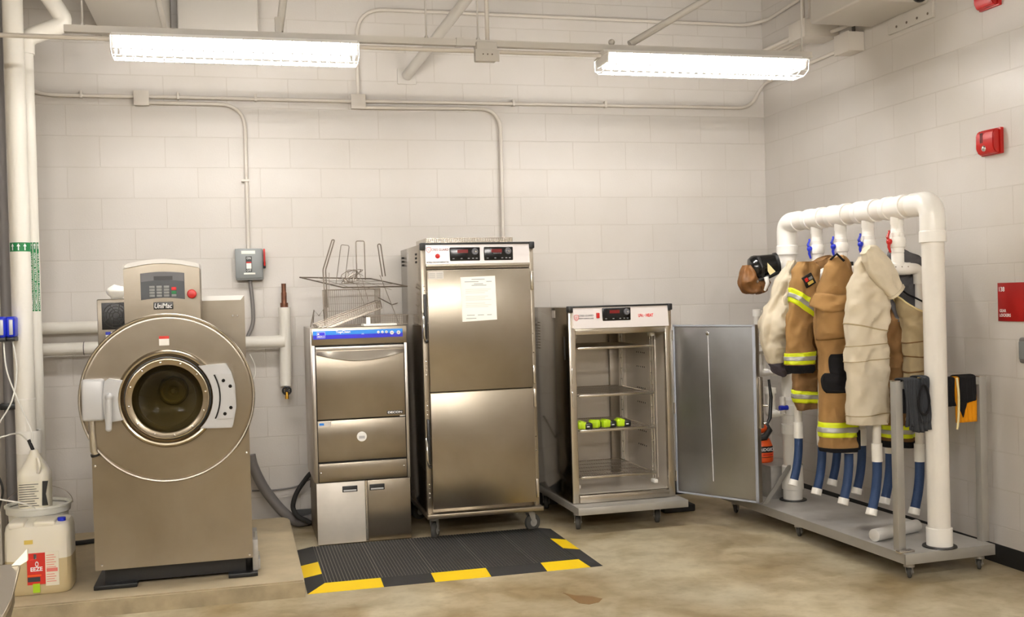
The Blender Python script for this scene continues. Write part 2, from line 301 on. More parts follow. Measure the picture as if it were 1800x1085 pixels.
def strut(x0, x1, y, z, label):
    t = thing('strut_channel', ((x0 + x1) / 2, y, z), label, 'strut')
    o = [(-.0205, 0), (.0205, 0), (.0205, .035), (.008, .035), (.008, .032), (.018, .032), (.018, .003), (-.018, .003), (-.018, .032), (-.008, .032), (-.008, .035), (-.0205, .035)]
    mb = MB(); mb.prism([(x0, y + a, z + b) for a, b in o], (1, 0, 0), x1 - x0); make('channel', mb, 'dpaint', t)
    mb = MB(); mb.box(-2.78, -2.74, y - .026, y + .026, z - .002, z + .04); make('splice', mb, 'dpaint', t)
    return t
strut(-4.753, -.63, LY, 2.885, 'long painted strut channel carrying both fluorescent lights')
CZ = 2.861
def conduit(pts, r, label, m_='paint', rb=.12, straps=()):
    t = thing('electrical_conduit', pts[0], label, 'conduit')
    make('pipe', MB().tube(bend(pts, rb, 8), r, 12), m_, t)
    if straps:
        mb = MB()
        for (x, y, z, ax) in straps:
            if ax == 'x': mb.box(x - .008, x + .008, y - r - .004, y + r + .01, z - r - .004, z + r + .018, .002)
            if ax == 'z': mb.box(x - r - .018, x + r + .004, y - r - .004, y + r + .01, z - .008, z + .008, .002)
            if ax == 'y': mb.box(x - r - .004, x + r + .01, y - .008, y + .008, z - r - .004, z + r + .018, .002)
        make('strap', mb, m_, t)
    return t
conduit([(-5.6, LY, CZ), (-4.53, LY, CZ)], .012, 'thin painted conduit entering the left end of the light above the washer')
conduit([(-3.31, LY, CZ), (-2.68, LY, CZ)], .012, 'thin painted conduit from left light to the junction box on the strut')
conduit([(-2.555, LY, CZ), (-1.95, LY, CZ)], .012, 'thin painted conduit from the strut junction box to the right light')
def rod(x, y, z, label, r=.005):
    t = thing('hanger_rod', (x, y, z), label, 'rod')
    make('rod', MB().cyl((x, y, z), (x, y, ROOM_H), r, 8), 'dpaint', t)
    mb = MB(); mb.lathe((x, y, z), (0, 0, 1), [(0, .012), (.012, .012), (.0121, .008), (.02, .008)], 6); make('nut', mb, 'dpaint', t)
rod(-4.668, LY, 2.917, 'thin hanger rod at the left end of the light strut')
rod(-2.94, LY, 2.917, 'thin hanger rod holding the strut right of the left light')
rod(-2.655, LY, 2.917, 'thin hanger rod just left of the vertical conduit above the strut junction box')
rod(-.687, LY, 2.917, 'thin hanger rod at the right end of the light strut')
conduit([(-2.602, LY, 2.91), (-2.602, LY, ROOM_H)], .012, 'vertical painted conduit dropping into the junction box on the strut')
t = thing('junction_box', (-2.61, LY, 2.8), 'painted junction box on the strut between the two lights', 'junction box')
make('body', MB().box(-2.674, -2.558, LY - .045, LY + .03, 2.805, 2.905, .006), 'dpaint', t)
make('cover', MB().box(-2.682, -2.55, LY - .05, LY - .044, 2.797, 2.862, .002), 'dpaint', t)
mb = MB(); [mb.lathe((x, LY - .05, 2.835), (0, -1, 0), [(0, .004), (.003, .004)], 8) for x in (-2.64, -2.615, -2.59)]; make('screw', mb, 'wired', t)
t = thing('ball_knob', (-1.883, LY, 2.92), 'small round white knob on top of the strut by the right light', 'knob')
make('ball', MB().sphere((-1.883, LY, 2.937), .018), 'dpaint', t)
def brace(a, b, r, label, foot=None):
    t = thing('brace_pipe', a, label, 'pipe'); make('pipe', MB().cyl(a, b, r, 20), 'dpaint', t)
    if foot:
        make('flange', foot, 'dpaint', t)
brace((-2.768, -.01, 3.085), (-1.75, -1.93, 4.34), .036, 'thick diagonal painted brace pipe from the back wall up to the roof', MB().box(-2.83, -2.70, -.012, -.001, 3.03, 3.14, .003))
brace((-1.775, LY, 2.93), (-.01, -1.75, 3.945), .02, 'slim diagonal painted brace from the strut above the right light to the right wall')
brace((-3.712, LY, 2.93), (-3.50, -1.75, 4.34), .02, 'slim diagonal painted brace rising from the strut above the left light', MB().box(-3.735, -3.70, LY - .02, LY + .02, 2.92, 3.0, .003))

# ---------------------------------------------------------------- conduits and boxes on the walls
def jbox(x0, x1, y0, y1, z0, z1, label, side='y'):
    t = thing('junction_box', ((x0 + x1) / 2, (y0 + y1) / 2, z0), label, 'junction box')
    make('body', MB().box(x0 + .004, x1 - .004, y0 + .004, y1, z0 + .004, z1 - .004, .003), 'paint', t)
    if side == 'y': mb = MB().box(x0, x1, y0 - .003, y0 + .003, z0, z1, .002)
    else: mb = MB().box(x0 - .003, x0 + .003, y0, y1, z0, z1, .002)
    make('cover', mb, 'paint', t); return t
jbox(-4.578, -4.482, -.055, 0, 2.84, 2.936, 'square painted junction box on the back wall above the washer')
jbox(-3.163, -3.062, -.055, 0, 2.845, 2.945, 'square painted junction box on the back wall between left light and strut box')
R1 = .0125
conduit([(-5.6, -.03, 2.905), (-5.22, -.03, 2.93), (-5.1, -.03, 2.9), (-4.575, -.03, 2.9)], R1, 'painted conduit on the back wall from white pipe to left junction box', straps=[(-4.9, -.03, 2.9, 'x')])
conduit([(-4.485, -.03, 2.902), (-3.16, -.03, 2.9)], R1, 'upper painted conduit on the back wall joining the two junction boxes', straps=[(-4.3, -.03, 2.902, 'x'), (-3.8, -.03, 2.901, 'x')])
conduit([(-4.485, -.03, 2.862), (-3.875, -.03, 2.862), (-3.878, -.03, 1.89)], R1, 'painted conduit bending down the back wall to the grey disconnect switch', rb=.17, straps=[(-3.878, -.03, 2.35, 'z')])
conduit([(-3.065, -.03, 2.902), (-.13, -.03, 2.912), (-.02, -.022, 3.085), (-.022, -.15, 3.1), (-.022, -1.19, 3.108)], R1, 'long painted conduit along the back wall bending up round the corner', rb=.1, straps=[(-2.0, -.03, 2.905, 'x'), (-1.3, -.03, 2.908, 'x')])
conduit([(-3.065, -.03, 2.858), (-2.1, -.03, 2.868), (-2.104, -.03, 1.5)], R1, 'painted conduit bending down the back wall behind the tall cabinet', rb=.16)
conduit([(-3.112, -.03, 2.94), (-3.107, -.03, 3.54), (-.15, -.03, 3.54), (-.022, -.12, 3.56), (-.022, -.9, 3.6)], R1, 'painted conduit looping up from middle junction box along the top of back wall', rb=.2)
jbox(-.12, 0, -1.36, -1.19, 3.04, 3.17, 'painted box with grey conduit on the right wall nearest the corner strobe', 'x')
conduit([(-.05, -1.31, 3.17), (-.05, -1.3, 3.3), (-.05, -1.2, 3.36)], .011, 'short dark flexible conduit from right wall box into the air unit', 'gconduit', rb=.06)
t = jbox(-.26, 0, -1.07, -.86, 3.2, 3.32, 'wide painted junction trough on the right wall under vertical conduits', 'x')
for k in range(4):
    conduit([(-.045 - .055 * k, -.96, 3.32), (-.045 - .055 * k, -.96, ROOM_H)], .014, '%s vertical painted conduit rising from the junction trough at upper right' % ('rightmost', 'second from right', 'third from right', 'leftmost')[k])['group'] = 'vertical conduits on the junction trough'
for k in range(4):
    conduit([(-.04 - .05 * k, -.86, 3.265), (-.04 - .05 * k, -.005, 3.265)], .014, 'painted conduit from junction trough to the room corner, %s of four parallel' % ('against the wall', 'second from the wall', 'third from the wall', 'farthest from the wall')[k])['group'] = 'parallel conduits to the corner'
conduit([(-.06, -1.07, 3.235), (-.06, -1.3, 3.225), (-.06, -1.5, 3.2)], .014, 'painted conduit leaving the front of the junction trough below the air unit', rb=.1)
def airunit(name, x0, x1, y0, y1, z0, z1, brk, label):
    t = thing(name, ((x0 + x1) / 2, (y0 + y1) / 2, z0), label, 'wall box')
    make('housing', MB().box(x0, x1, y0, y1, z0, z1, .012, 3), 'dpaint', t)
    mb = MB(); mb.box(*brk, .002); make('bracket', mb, 'dpaint', t)
    return t
t = airunit('air_unit', -.46, -.02, -2.03, -1.47, 3.165, 3.6, (-.02, 0, -2.06, -1.63, 3.075, 3.35), 'painted box unit on the right wall with perforated bracket, above the drying rack')
mb = MB(); [mb.lathe((-.021, -1.72 - .1 * k, 3.105), (-1, 0, 0), [(0, .008), (.002, .008)], 10) for k in range(4)]; make('bracket_hole', mb, 'wired', t)
make('knob', MB().sphere((-.1, -2.06, 3.2), .045), 'blacks', t, label='round black knob')
t = airunit('air_unit', -4.285, -3.77, -.16, 0, 3.19, 4.0, (-4.285, -3.77, -.012, 0, 3.13, 3.3), 'painted box unit on the back wall with perforated bracket, behind the left light')
mb = MB(); [mb.lathe((-4.2 + .13 * k, -.013, 3.165), (0, -1, 0), [(0, .01), (.002, .01)], 10) for k in range(4)]; make('bracket_hole', mb, 'wired', t)
t = thing('air_duct', (-4.54, -.4, 3.255), 'wide painted duct seen from below at upper left, ending at back wall', 'duct')
make('duct_body', MB().box(-4.75, -4.34, -1.69, 0, 3.26, 4.2, .004), 'dpaint', t)
make('duct_flange', MB().box(-4.362, -4.33, -1.69, 0, 3.25, 4.2, .003), 'dpaint', t)

# fire alarm devices and sign on the right wall
def strobe(y, z, label, h=.14):
    t = thing('fire_alarm_strobe', (0, y, z - h / 2), label, 'fire alarm')
    make('backplate', MB().box(-.02, 0, y - .078, y + .078, z - h / 2, z + h / 2, .004), 'red', t)
    mb = MB(); o = [(-.02, -h / 2 + .004), (-.02, h / 2 - .004), (-.048, h / 2 - .008), (-.062, h / 2 - .03), (-.062, -h / 2 + .035), (-.045, -h / 2 + .006)]
    mb.prism([(a, y + .068, z + b) for a, b in o], (0, -1, 0), .136); bmesh.ops.bevel(mb.bm, geom=list(mb.bm.edges), offset=.005, segments=2, affect='EDGES'); make('body', mb, 'red', t)
    mb = MB(); [mb.box(-.0635, -.0615, y + .0 + k, y + .006 + k, z - .005, z + .05) for k in (.012, .024)]; make('sounder_slot', mb, 'black', t)
    make('lens', MB().sphere((-.06, y + .005, z - .035), .017, .6, 1, 1), 'chrome', t, label='clear flash lens') if z < 3 else None; return t
strobe(-2.522, 2.282, 'red fire alarm strobe with clear lens on the right wall, fully in view')
strobe(-2.53, 3.066, 'red fire alarm device cut by the top frame edge on the right wall')
t = thing('room_sign', (0, -2.635, 1.317), 'red room sign 138 gear lockers on the right wall', 'sign')
make('plate', MB().box(-.008, 0, -2.74, -2.535, 1.317, 1.522, .001), 'redsign', t)
RV_ = (0, -1, 0)
text('lettering', '138', (-.0088, -2.568, 1.488), 'whitei', t, width=.042, size=.034, right=RV_, bold=.02)
text('lettering', 'GEAR', (-.0088, -2.573, 1.373), 'whitei', t, width=.05, size=.022, right=RV_, bold=.02)
text('lettering', 'LOCKERS', (-.0088, -2.59, 1.349), 'whitei', t, width=.084, size=.022, right=RV_, bold=.02)
t = thing('wall_outlet', (0, -2.735, 1.09), 'small rounded grey device on right wall at the frame edge below sign', 'wall device')
make('body', MB().box(-.03, 0, -2.79, -2.705, 1.1, 1.235, .014, 3), 'gconduit', t)
make('cover', MB().box(-.036, -.028, -2.78, -2.715, 1.12, 1.215, .004), 'gbox', t)

# ---------------------------------------------------------------- pipes at left
def pipe(name, pts, r, label, m_='insul', rb=.05, cat='pipe'):
    t = thing(name, pts[0], label, cat); make('pipe_run', MB().tube(bend(pts, rb, 8), r, 20), m_, t); return t
PA = (-5.122, -.98)
t = thing('drain_pipe', (PA[0], PA[1], .085), 'thick white vertical pipe at left frame edge with green arrow band', 'pipe')
make('pipe_run', MB().cyl((PA[0], PA[1], .09), (PA[0], PA[1], ROOM_H), .052, 28), 'insul', t)
mb = MB(); mb.lathe((PA[0] + .012, PA[1], .72), (0, 0, 1), [(0, .053), (.0, .066), (.125, .066), (.125, .053)], 28, False); mb.lathe((PA[0], PA[1], 1.02), (0, 0, 1), [(0, .052), (.0, .0545), (.006, .0545), (.006, .052)], 28, False); make('coupling', mb, 'pvcf', t)
make('arrow_band', MB().lathe((PA[0], PA[1], 1.843), (0, 0, 1), [(0, .0535), (.05, .0535)], 28, False), 'green', t, label='green band with white arrows')
mb = MB()
for a in (-50, -15, 20):
    A = radians(-90 + a + 15); n_ = Vector((cos(A), sin(A), 0)); tt = Vector((-sin(A), cos(A), 0)); c = Vector((PA[0], PA[1], 1.868)) + n_ * .0545
    pr = [(-.003, -.019), (.003, -.019), (.003, .003), (.009, .003), (0, .019), (-.009, .003), (-.003, .003)]
    mb.prism([c + tt * x + Vector((0, 0, z)) for x, z in pr], n_, .0008)
make('arrow', mb, 'whitei', t)
PB = (-5.083, -.86); rB = .04
t = thing('water_pipe', (PB[0], PB[1], .085), 'white covered pipe with vertical green and white lettering, just right of the thick pipe', 'pipe')
make('pipe_run', MB().cyl((PB[0], PB[1], .09), (PB[0], PB[1], 3.0), rB, 28), 'insul', t)
for k, (ang, nm) in enumerate([(-88, 'DOMESTIC COLD WATER SUPPLY'), (-62, 'DOMESTIC HOT WATER RETURN'), (-34, 'DOMESTIC HOT WATER')]):
    A = radians(ang); nn = Vector((cos(A), sin(A), 0)); tt_ = Vector((-sin(A), cos(A), 0)); c = Vector((PB[0], PB[1], 0)) + nn * (rB + .0012)
    mb = MB(); mb.grid(lambda u, v: c + tt_ * (.0078 * u) - nn * (.0006 * u * u) + Vector((0, 0, v)), [-1, 0, 1], [1.51, 1.9]); lb = make('pipe_label', mb, 'green', t, label='green label strip with white lettering', recalc=False)
    text('lettering', nm, c + nn * .001 + Vector((0, 0, 1.68)), 'whitei', lb, width=.32, size=.0135, right=(0, 0, 1), upv=-tt_, bold=.01)
    mb = MB(); mb.prism([c + nn * .0012 + tt_ * a + Vector((0, 0, 1.878 + b)) for a, b in [(-.0018, -.016), (.0018, -.016), (.0018, .004), (.0055, .004), (0, .017), (-.0055, .004), (-.0018, .004)]], nn, .0006); make('arrow', mb, 'whitei', lb)
t = thing('elbow_pipe', (-5.083, -.86, 2.98), 'white pipe kinking out to the right at upper left, above the thin conduit', 'pipe')
make('pipe_run', MB().tube(bend([(-5.083, -.86, 2.97), (-5.083, -.86, 3.06), (-4.86, -.86, 3.155), (-4.97, -.86, 3.33), (-5.2, -.86, 3.7)], .06, 6), .048, 24), 'insul', t)
t = thing('grey_pipe', (-5.24, -.8, .1), 'slim grey vertical pipe at far left behind the thick white pipe', 'pipe')
make('pipe_run', MB().cyl((-5.24, -.8, .09), (-5.24, -.8, ROOM_H), .028, 16), 'gconduit', t)
make('clamp', MB().box(-5.28, -5.17, -.85, -.76, .955, .99, .004), 'black', t)
t = thing('column_cover', (-5.3, -.9, 0), 'pale painted vertical casing at left frame edge', 'casing')
make('casing', MB().box(-5.46, -5.28, -.9, -.5, .09, ROOM_H, .004), 'paint', t)
# soap dispensers
for k, (x, y) in enumerate([(-5.205, -1.12), (-5.163, -1.09)]):
    t = thing('chemical_pump', (x, y, 1.35), '%s blue dosing pump clipped on the thick white pipe' % ('left', 'right')[k], 'pump', 'blue dosing pumps')
    make('case', MB().box(x - .024, x + .024, y - .03, y + .075, 1.37, 1.485, .014, 3), 'blue', t)
    make('window', MB().box(x - .004, x + .016, y - .036, y - .028, 1.385, 1.468, .004), 'cast', t)
    make('bracket', MB().box(x - .024, x + .024, y - .03, y + .075, 1.35, 1.372, .003), 'black', t)
tubes = [([(-5.2, -1.1, 1.36), (-5.17, -1.2, 1.2), (-5.1, -1.3, 1.04), (-5.03, -1.35, .88), (-5.03, -1.35, .82)], 'clear tubing curving from pump down to right beside the gallon jug'),
         ([(-5.16, -1.08, 1.36), (-5.12, -1.2, 1.2), (-5.13, -1.3, 1.04), (-5.2, -1.35, .9), (-5.27, -1.35, .7)], 'clear tubing crossing back left below the dosing pumps'),
         ([(-5.3, -1.5, .6), (-5.18, -1.5, .84), (-5.12, -1.5, .88), (-5.09, -1.36, .87), (-5.06, -1.31, .83)], 'arched clear tubing entering the top of the gallon jug'),
         ([(-5.36, -1.6, .66), (-5.18, -1.6, .585), (-5.05, -1.56, .54), (-5.0, -1.5, .5)], 'clear tubing sagging in front of the gallon jug')]
for p_, lb in tubes: solo('plastic_tubing', MB().tube(smooth_path(p_, 8), .004, 8), 'tubew', lb, 'tubing')
solo('black_cable', MB().tube(smooth_path([(-5.24, -1.5, 1.1), (-5.21, -1.5, .8), (-5.15, -1.5, .62), (-5.17, -1.5, .5), (-5.2, -1.5, .3)], 8), .006, 8), 'black', 'black cable hanging at far left beside the grey pipe', 'cable')

# horizontal white pipes behind the washer
pipe('water_pipe', [(-5.6, -.1, 1.398), (-4.65, -.1, 1.398)], .038, 'upper white horizontal pipe between left pipes and the washer')
t = pipe('water_pipe', [(-5.6, -.12, 1.262), (-3.66, -.12, 1.262)], .041, 'lower white horizontal pipe passing behind the washer to the valve pipe', rb=.12)
mb = MB(); mb.lathe((-4.92, -.12, 1.262), (1, 0, 0), [(0, .042), (.0, .043), (.004, .043), (.004, .042)], 24, False); make('seam_tape', mb, 'black', t)
t = thing('valve_pipe', (-3.665, -.1, .91), 'white vertical pipe right of washer with copper stub on top and valve below', 'pipe')
make('pipe_run', MB().tube([(-3.655, -.1, 1.49), (-3.655, -.1, 1.2), (-3.66, -.105, .99), (-3.662, -.115, .955)], [.04, .04, .04, .036], 24), 'insul', t)
make('copper_stub', MB().lathe((-3.655, -.1, 1.49), (0, 0, 1), [(0, .026), (.03, .026), (.03, .018), (.1, .018), (.1, .0155), (.16, .0155)], 16), 'copper', t)
mb = MB(); c = Vector((-3.658, -.17, .935))
mb.tube([c + Vector((cos(a) * .026, -.012, sin(a) * .026)) for a in [2 * pi * k / 16 for k in range(17)]], .0065, 8)
for k in range(4): a = pi * k / 4; mb.cyl(c + Vector((cos(a) * .025, -.012, sin(a) * .025)), c - Vector((cos(a) * .025, .012, sin(a) * .025)), .004, 6)
make('valve_wheel', mb, 'black', t)
make('spigot', MB().tube([c + Vector((0, .07, .0)), c + Vector((0, .0, 0)), c + Vector((0, -.012, -.03)), c + Vector((0, -.012, -.055))], [.014, .014, .012, .013], 12), 'brass', t)
# disconnect switch
t = thing('disconnect_switch', (-3.87, 0, 1.675), 'grey electrical disconnect switch box with red lever on back wall', 'switch box')
make('enclosure', MB().box(-3.962, -3.785, -.1, 0, 1.678, 1.885, .006), 'gbox', t)
make('cover', MB().box(-3.965, -3.79, -.107, -.098, 1.69, 1.888, .004), 'gbox', t)
make('lever', MB().box(-3.782, -3.77, -.125, -.06, 1.77, 1.885, .004), 'red', t, label='red lever')
make('latch', MB().box(-3.784, -3.768, -.12, -.05, 1.755, 1.8, .003), 'black', t)
make('label', MB().box(-3.925, -3.835, -.1085, -.1065, 1.853, 1.874), 'paper', t, label='white label strip'); make('label', MB().box(-3.912, -3.838, -.1085, -.1065, 1.716, 1.727), 'paper', t)
make('switch_label', MB().box(-3.898, -3.858, -.1087, -.1065, 1.733, 1.836), 'black', t)
text('lettering', 'ON', (-3.878, -.1092, 1.824), 'whitei', t, width=.026, size=.02)
text('lettering', 'OFF', (-3.878, -.1092, 1.743), 'whitei', t, width=.03, size=.02)
make('switch_label', MB().box(-3.894, -3.862, -.1092, -.1085, 1.754, 1.79), 'paper', t)
make('switch_label', MB().box(-3.894, -3.862, -.1092, -.1085, 1.792, 1.8), 'redi', t)
conduit([(-3.873, -.05, 1.68), (-3.858, -.05, 1.5), (-3.86, -.06, 1.38), (-3.9, -.1, 1.3)], .013, 'grey flexible conduit leaving the bottom of disconnect switch', 'gconduit', rb=.08)

# ---------------------------------------------------------------- concrete pad
mb = MB(); mb.prism([(-7.5, -1.83, 0), (-3.67, -1.83, 0), (-3.665, -.2, 0), (-3.7, -.14, 0), (-7.5, -.14, 0)], (0, 0, 1), .085)
bmesh.ops.bevel(mb.bm, geom=[e for e in mb.bm.edges if all(v.co.z > .08 for v in e.verts)], offset=.008, segments=2, affect='EDGES')
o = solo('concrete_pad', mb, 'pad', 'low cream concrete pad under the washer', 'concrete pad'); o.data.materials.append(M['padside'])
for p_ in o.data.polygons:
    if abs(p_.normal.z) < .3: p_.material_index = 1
solo('black_hose', MB().tube(smooth_path([(-5.08, -.5, .1), (-4.97, -.52, .1), (-4.86, -.5, .1), (-4.74, -.45, .1)], 8), .014, 10), 'rubber', 'short black ribbed hose lying on the pad left of washer', 'hose')

# ---------------------------------------------------------------- washer
WX, WZ = -4.32, 1.049
t = thing('washer_extractor', (WX, -1.2, .085), 'large stainless front-loading washer extractor with round door on the concrete pad', 'washing machine')
mb = MB(); mb.box(-4.695, -4.689, -1.66, -.85, .19, 1.2); mb.box(-3.931, -3.925, -1.66, -.85, .19, 1.2); mb.box(-4.69, -3.93, -.86, -.85, .19, 1.2); mb.box(-4.69, -3.93, -1.66, -.85, .19, .2); make('cabinet', mb, 'steel', t)
make('drum_shell', MB().lathe((WX, -1.65, WZ), (0, 1, 0), [(0, .35), (.3, .35)], 64, False), 'steeld', t)
mb = MB(); mb.box(-4.695, -4.2, -1.3, -.85, 1.19, 1.565, .006); make('rear_housing', mb, 'steeld', t)
mb = MB(); mb.prism([(-4.17, -1.32, 1.19), (-3.925, -1.32, 1.19), (-3.925, -1.32, 1.565), (-4.17, -1.32, 1.565)], (0, 1, 0), .46); make('rear_housing', mb, 'steel', t)
make('housing_lip', MB().prism([(-4.17, -1.325, 1.542), (-3.945, -1.325, 1.542), (-3.925, -1.325, 1.568), (-4.17, -1.325, 1.568)], (0, 1, 0), .02), 'whitep', t)  # white strip paints the highlight on the housing's sloped flange
P = [(-4.697, .19), (-3.923, .19), (-3.923, 1.02)] + [(WX + .35 * cos(a), WZ + .35 * sin(a)) for a in [-pi * k / 24 for k in range(25)]] + [(-4.697, 1.02)]
make('front_panel', MB().prism([(x, -1.675, z) for x, z in P], (0, 1, 0), .015), 'steel', t)
# round front disc
make('front_disc', MB().lathe((WX, -1.64, WZ), (0, -1, 0), [(0, .424), (.04, .432), (.052, .432), (.056, .428), (.056, .424), (.05, .42), (.0545, .416), (.056, .412), (.056, .405), (.056, .3), (.056, .25)], 96, False), 'steel', t)
make('disc_rim', MB().lathe((WX, -1.68, WZ), (0, -1, 0), [(0, .426), (.016, .430), (.02, .427), (.019, .421), (.014, .417)], 96, False), 'steelb', t, label='bright rim of the round front')
mb = MB(); mb.lathe((WX, -1.69, WZ), (0, -1, 0), [(0, .25), (.03, .25), (.042, .244), (.046, .236), (.043, .228), (.03, .222), (.022, .218), (.018, .212), (.017, .2)], 72, False)
d = make('door_ring', mb, 'steelm', t)
make('door_channel', MB().lathe((WX, -1.705, WZ), (0, -1, 0), [(.006, .212), (.008, .2), (.006, .19)], 72, False), 'paneld', d)
make('door_frame', MB().lathe((WX, -1.7, WZ), (0, -1, 0), [(0, .208), (.048, .206), (.056, .202), (.057, .198), (.052, .193), (.05, .178), (.046, .172), (.0, .17)], 72, False), 'steelm', d)
make('door_glass', MB().lathe((WX, -1.735, WZ), (0, -1, 0), [(0, .172), (-.02, .165), (-.05, .14), (-.07, .1), (-.08, .05), (-.083, .0)], 56, False), 'glassd', d, label='dark round door glass')
mb = MB()
for k in range(12):
    a = 2 * pi * (k + .3) / 12; p_ = Vector((WX + cos(a) * .187, -1.751, WZ + sin(a) * .187)); mb.lathe(p_, (0, -1, 0), [(0, .005), (.004, .004), (.005, .001)], 8)
make('screw', mb, 'chrome', d)
make('drum', MB().lathe((WX, -1.66, WZ), (0, 1, 0), [(0, .17), (.02, .26), (.04, .3), (.42, .3), (.45, .28), (.46, .08), (.46, .0)], 48, False), 'drum', t, label='dark perforated drum inside the door')
make('drum_hub', MB().lathe((WX + .0, -1.21, WZ), (0, -1, 0), [(0, .078), (.02, .076), (.03, .066), (.02, .055), (.03, .03), (.02, .02), (.035, .012), (.035, 0)], 32), 'hub', t, label='pale round hub inside the drum')
mb = MB()
for k in range(3):
    a = 2 * pi * k / 3 + .4; q = Vector((cos(a), 0, sin(a))); s_ = Vector((-sin(a), 0, cos(a))); c = Vector((WX, -1.6, WZ))
    mb.prism([c + q * .3 + s_ * .05, c + q * .3 - s_ * .05, c + q * .24], (0, 1, 0), .36)
make('drum_rib', mb, 'drum', t)
# hinge casting at right
def sector(cx, cz, r0, r1, a0, a1, y, dy, n=14):
    P = [(cx + cos(a0 + (a1 - a0) * k / n) * r1, y, cz + sin(a0 + (a1 - a0) * k / n) * r1) for k in range(n + 1)]
    Q = [(cx + cos(a1 + (a0 - a1) * k / n) * r0, y, cz + sin(a1 + (a0 - a1) * k / n) * r0) for k in range(n + 1)]
    return MB().prism(P + Q, (0, -1, 0), dy)
mb = MB(); n = 12; P = [(WX + cos(a) * .222, -1.70, WZ + sin(a) * .222) for a in [radians(-46 + 92 * k / n) for k in range(n + 1)]]
mb.prism(P + [(-4.03, -1.70, 1.215), (-4.005, -1.70, 1.17), (-3.988, -1.70, 1.1), (-3.985, -1.70, .99), (-4.003, -1.70, .9), (-4.01, -1.70, .885)], (0, -1, 0), .055)
bmesh.ops.bevel(mb.bm, geom=[e for e in mb.bm.edges if all(v.co.y < -1.75 for v in e.verts)], offset=.006, segments=2, affect='EDGES')
h = make('door_hinge', mb, 'cast', t, label='grey cast hinge bracket')
mb = MB(); P = [(WX + cos(a) * .262, -1.755, WZ + sin(a) * .262) for a in [radians(-26 + 52 * k / n) for k in range(n + 1)]]
mb.prism(P + [(-4.003, -1.755, 1.165), (-3.992, -1.755, 1.05), (-4.0, -1.755, .935)], (0, -1, 0), .012); make('hinge_cover', mb, 'cast', h)
mb = MB(); P = [(WX + cos(a) * .256, -1.755, WZ + sin(a) * .256) for a in [radians(-26 + 52 * k / n) for k in range(n + 1)]]; mb.tube([(p[0], -1.757, p[2]) for p in P], .004, 6); make('gap_seam', mb, 'shadowgap', h)
mb = MB(); [mb.lathe((x, -1.767, z), (0, -1, 0), [(0, .009), (.003, .009), (.0031, .004), (.001, .003)], 12) for x, z in ((-4.045, 1.13), (-4.012, 1.1), (-4.012, .99), (-4.042, .96))]; make('screw', mb, 'blacks', h)
# latch at left
h = make('door_latch', MB().box(-4.728, -4.622, -1.755, -1.68, .955, 1.163, .014, 3), 'cast', t, label='grey cast latch block')
mb = MB(); P = [(WX + cos(a) * .236, -1.69, WZ + sin(a) * .236) for a in [radians(154 + 50 * k / n) for k in range(n + 1)]]
mb.prism(P + [(-4.60, -1.69, .945), (-4.62, -1.69, .95), (-4.63, -1.69, 1.05), (-4.618, -1.69, 1.15), (-4.6, -1.69, 1.163)], (0, -1, 0), .07); bmesh.ops.bevel(mb.bm, geom=[e for e in mb.bm.edges if all(v.co.y < -1.75 for v in e.verts)], offset=.008, segments=2, affect='EDGES')
make('latch_plate', mb, 'cast', h)
mb = MB(); mb.tube([(-4.594, -1.79, 1.075), (-4.596, -1.793, 1.03), (-4.6, -1.79, .92)], [.016, .018, .015], 14); mb.sphere((-4.594, -1.79, 1.075), .02); mb.sphere((-4.6, -1.79, .918), .0155); mb.cyl((-4.594, -1.75, 1.07), (-4.594, -1.79, 1.07), .012); make('latch_handle', mb, 'cast', h)
make('grab_tube', MB().tube([(-4.69, -1.70, 1.0), (-4.688, -1.70, .9), (-4.683, -1.70, .8), (-4.675, -1.69, .782)], .018, 16), 'chrome', t, label='chrome tube below latch')
make('tube_end', MB().lathe((-4.68, -1.69, .785), (.2, .2, -1), [(0, .022), (.012, .022)], 16), 'black', t)
# console
mb = MB(); n = 16
top = [(-4.522 + (.372) * k / n, 1.712 + .042 * sin(pi * (.12 + .76 * k / n)) - .015) for k in range(n + 1)]
mb.prism([(-4.522, -1.66, 1.3)] + [(x, -1.66, z) for x, z in top] + [(-4.15, -1.66, 1.3)], (0, 1, 0), .3); make('console', mb, 'steel', t)
mb = MB(); mb.prism([(x, -1.675, z) for x, z in top] + [(x, -1.675, z + .022) for x, z in top[::-1]], (0, 1, 0), .33); bmesh.ops.bevel(mb.bm, geom=[e for e in mb.bm.edges if all(v.co.y < -1.67 for v in e.verts)], offset=.007, segments=3, affect='EDGES'); make('console_cap', mb, 'whitep', t, label='curved steel console cap with lamp reflection painted white')  # white colour stands in for lamp light on the steel cap
def arcpanel(z0, z1, x0, x1, y, sag, th, nm, m_, par=None, lab=None, sag2=None):
    mb = MB(); n = 12; sag2 = sag if sag2 is None else sag2
    A = [(x0 + (x1 - x0) * k / n, y, z1 + sag * sin(pi * k / n)) for k in range(n + 1)]; B = [(x1 + (x0 - x1) * k / n, y, z0 + sag2 * sin(pi * k / n)) for k in range(n + 1)]
    mb.prism(A + B, (0, -1, 0), th); return make(nm, mb, m_, par, label=lab)
kp = arcpanel(1.552, 1.688, -4.44, -4.225, -1.66, .008, .003, 'keypad', 'paneld', t, 'dark keypad panel', .01)
arcpanel(1.645, 1.688, -4.437, -4.228, -1.6632, .008, .0012, 'keypad_strip', 'panelg', kp)
make('display', MB().box(-4.375, -4.283, -1.6665, -1.664, 1.652, 1.673), 'black', kp)
mb = MB()
for cx in (-4.385, -4.35, -4.314):
    for cz in (1.573, 1.588, 1.603, 1.618): mb.box(cx - .013, cx + .013, -1.6665, -1.6625, cz - .006, cz + .006, .001)
mb.box(-4.29, -4.266, -1.6665, -1.6625, 1.567, 1.579, .001); make('key', mb, 'key', kp)
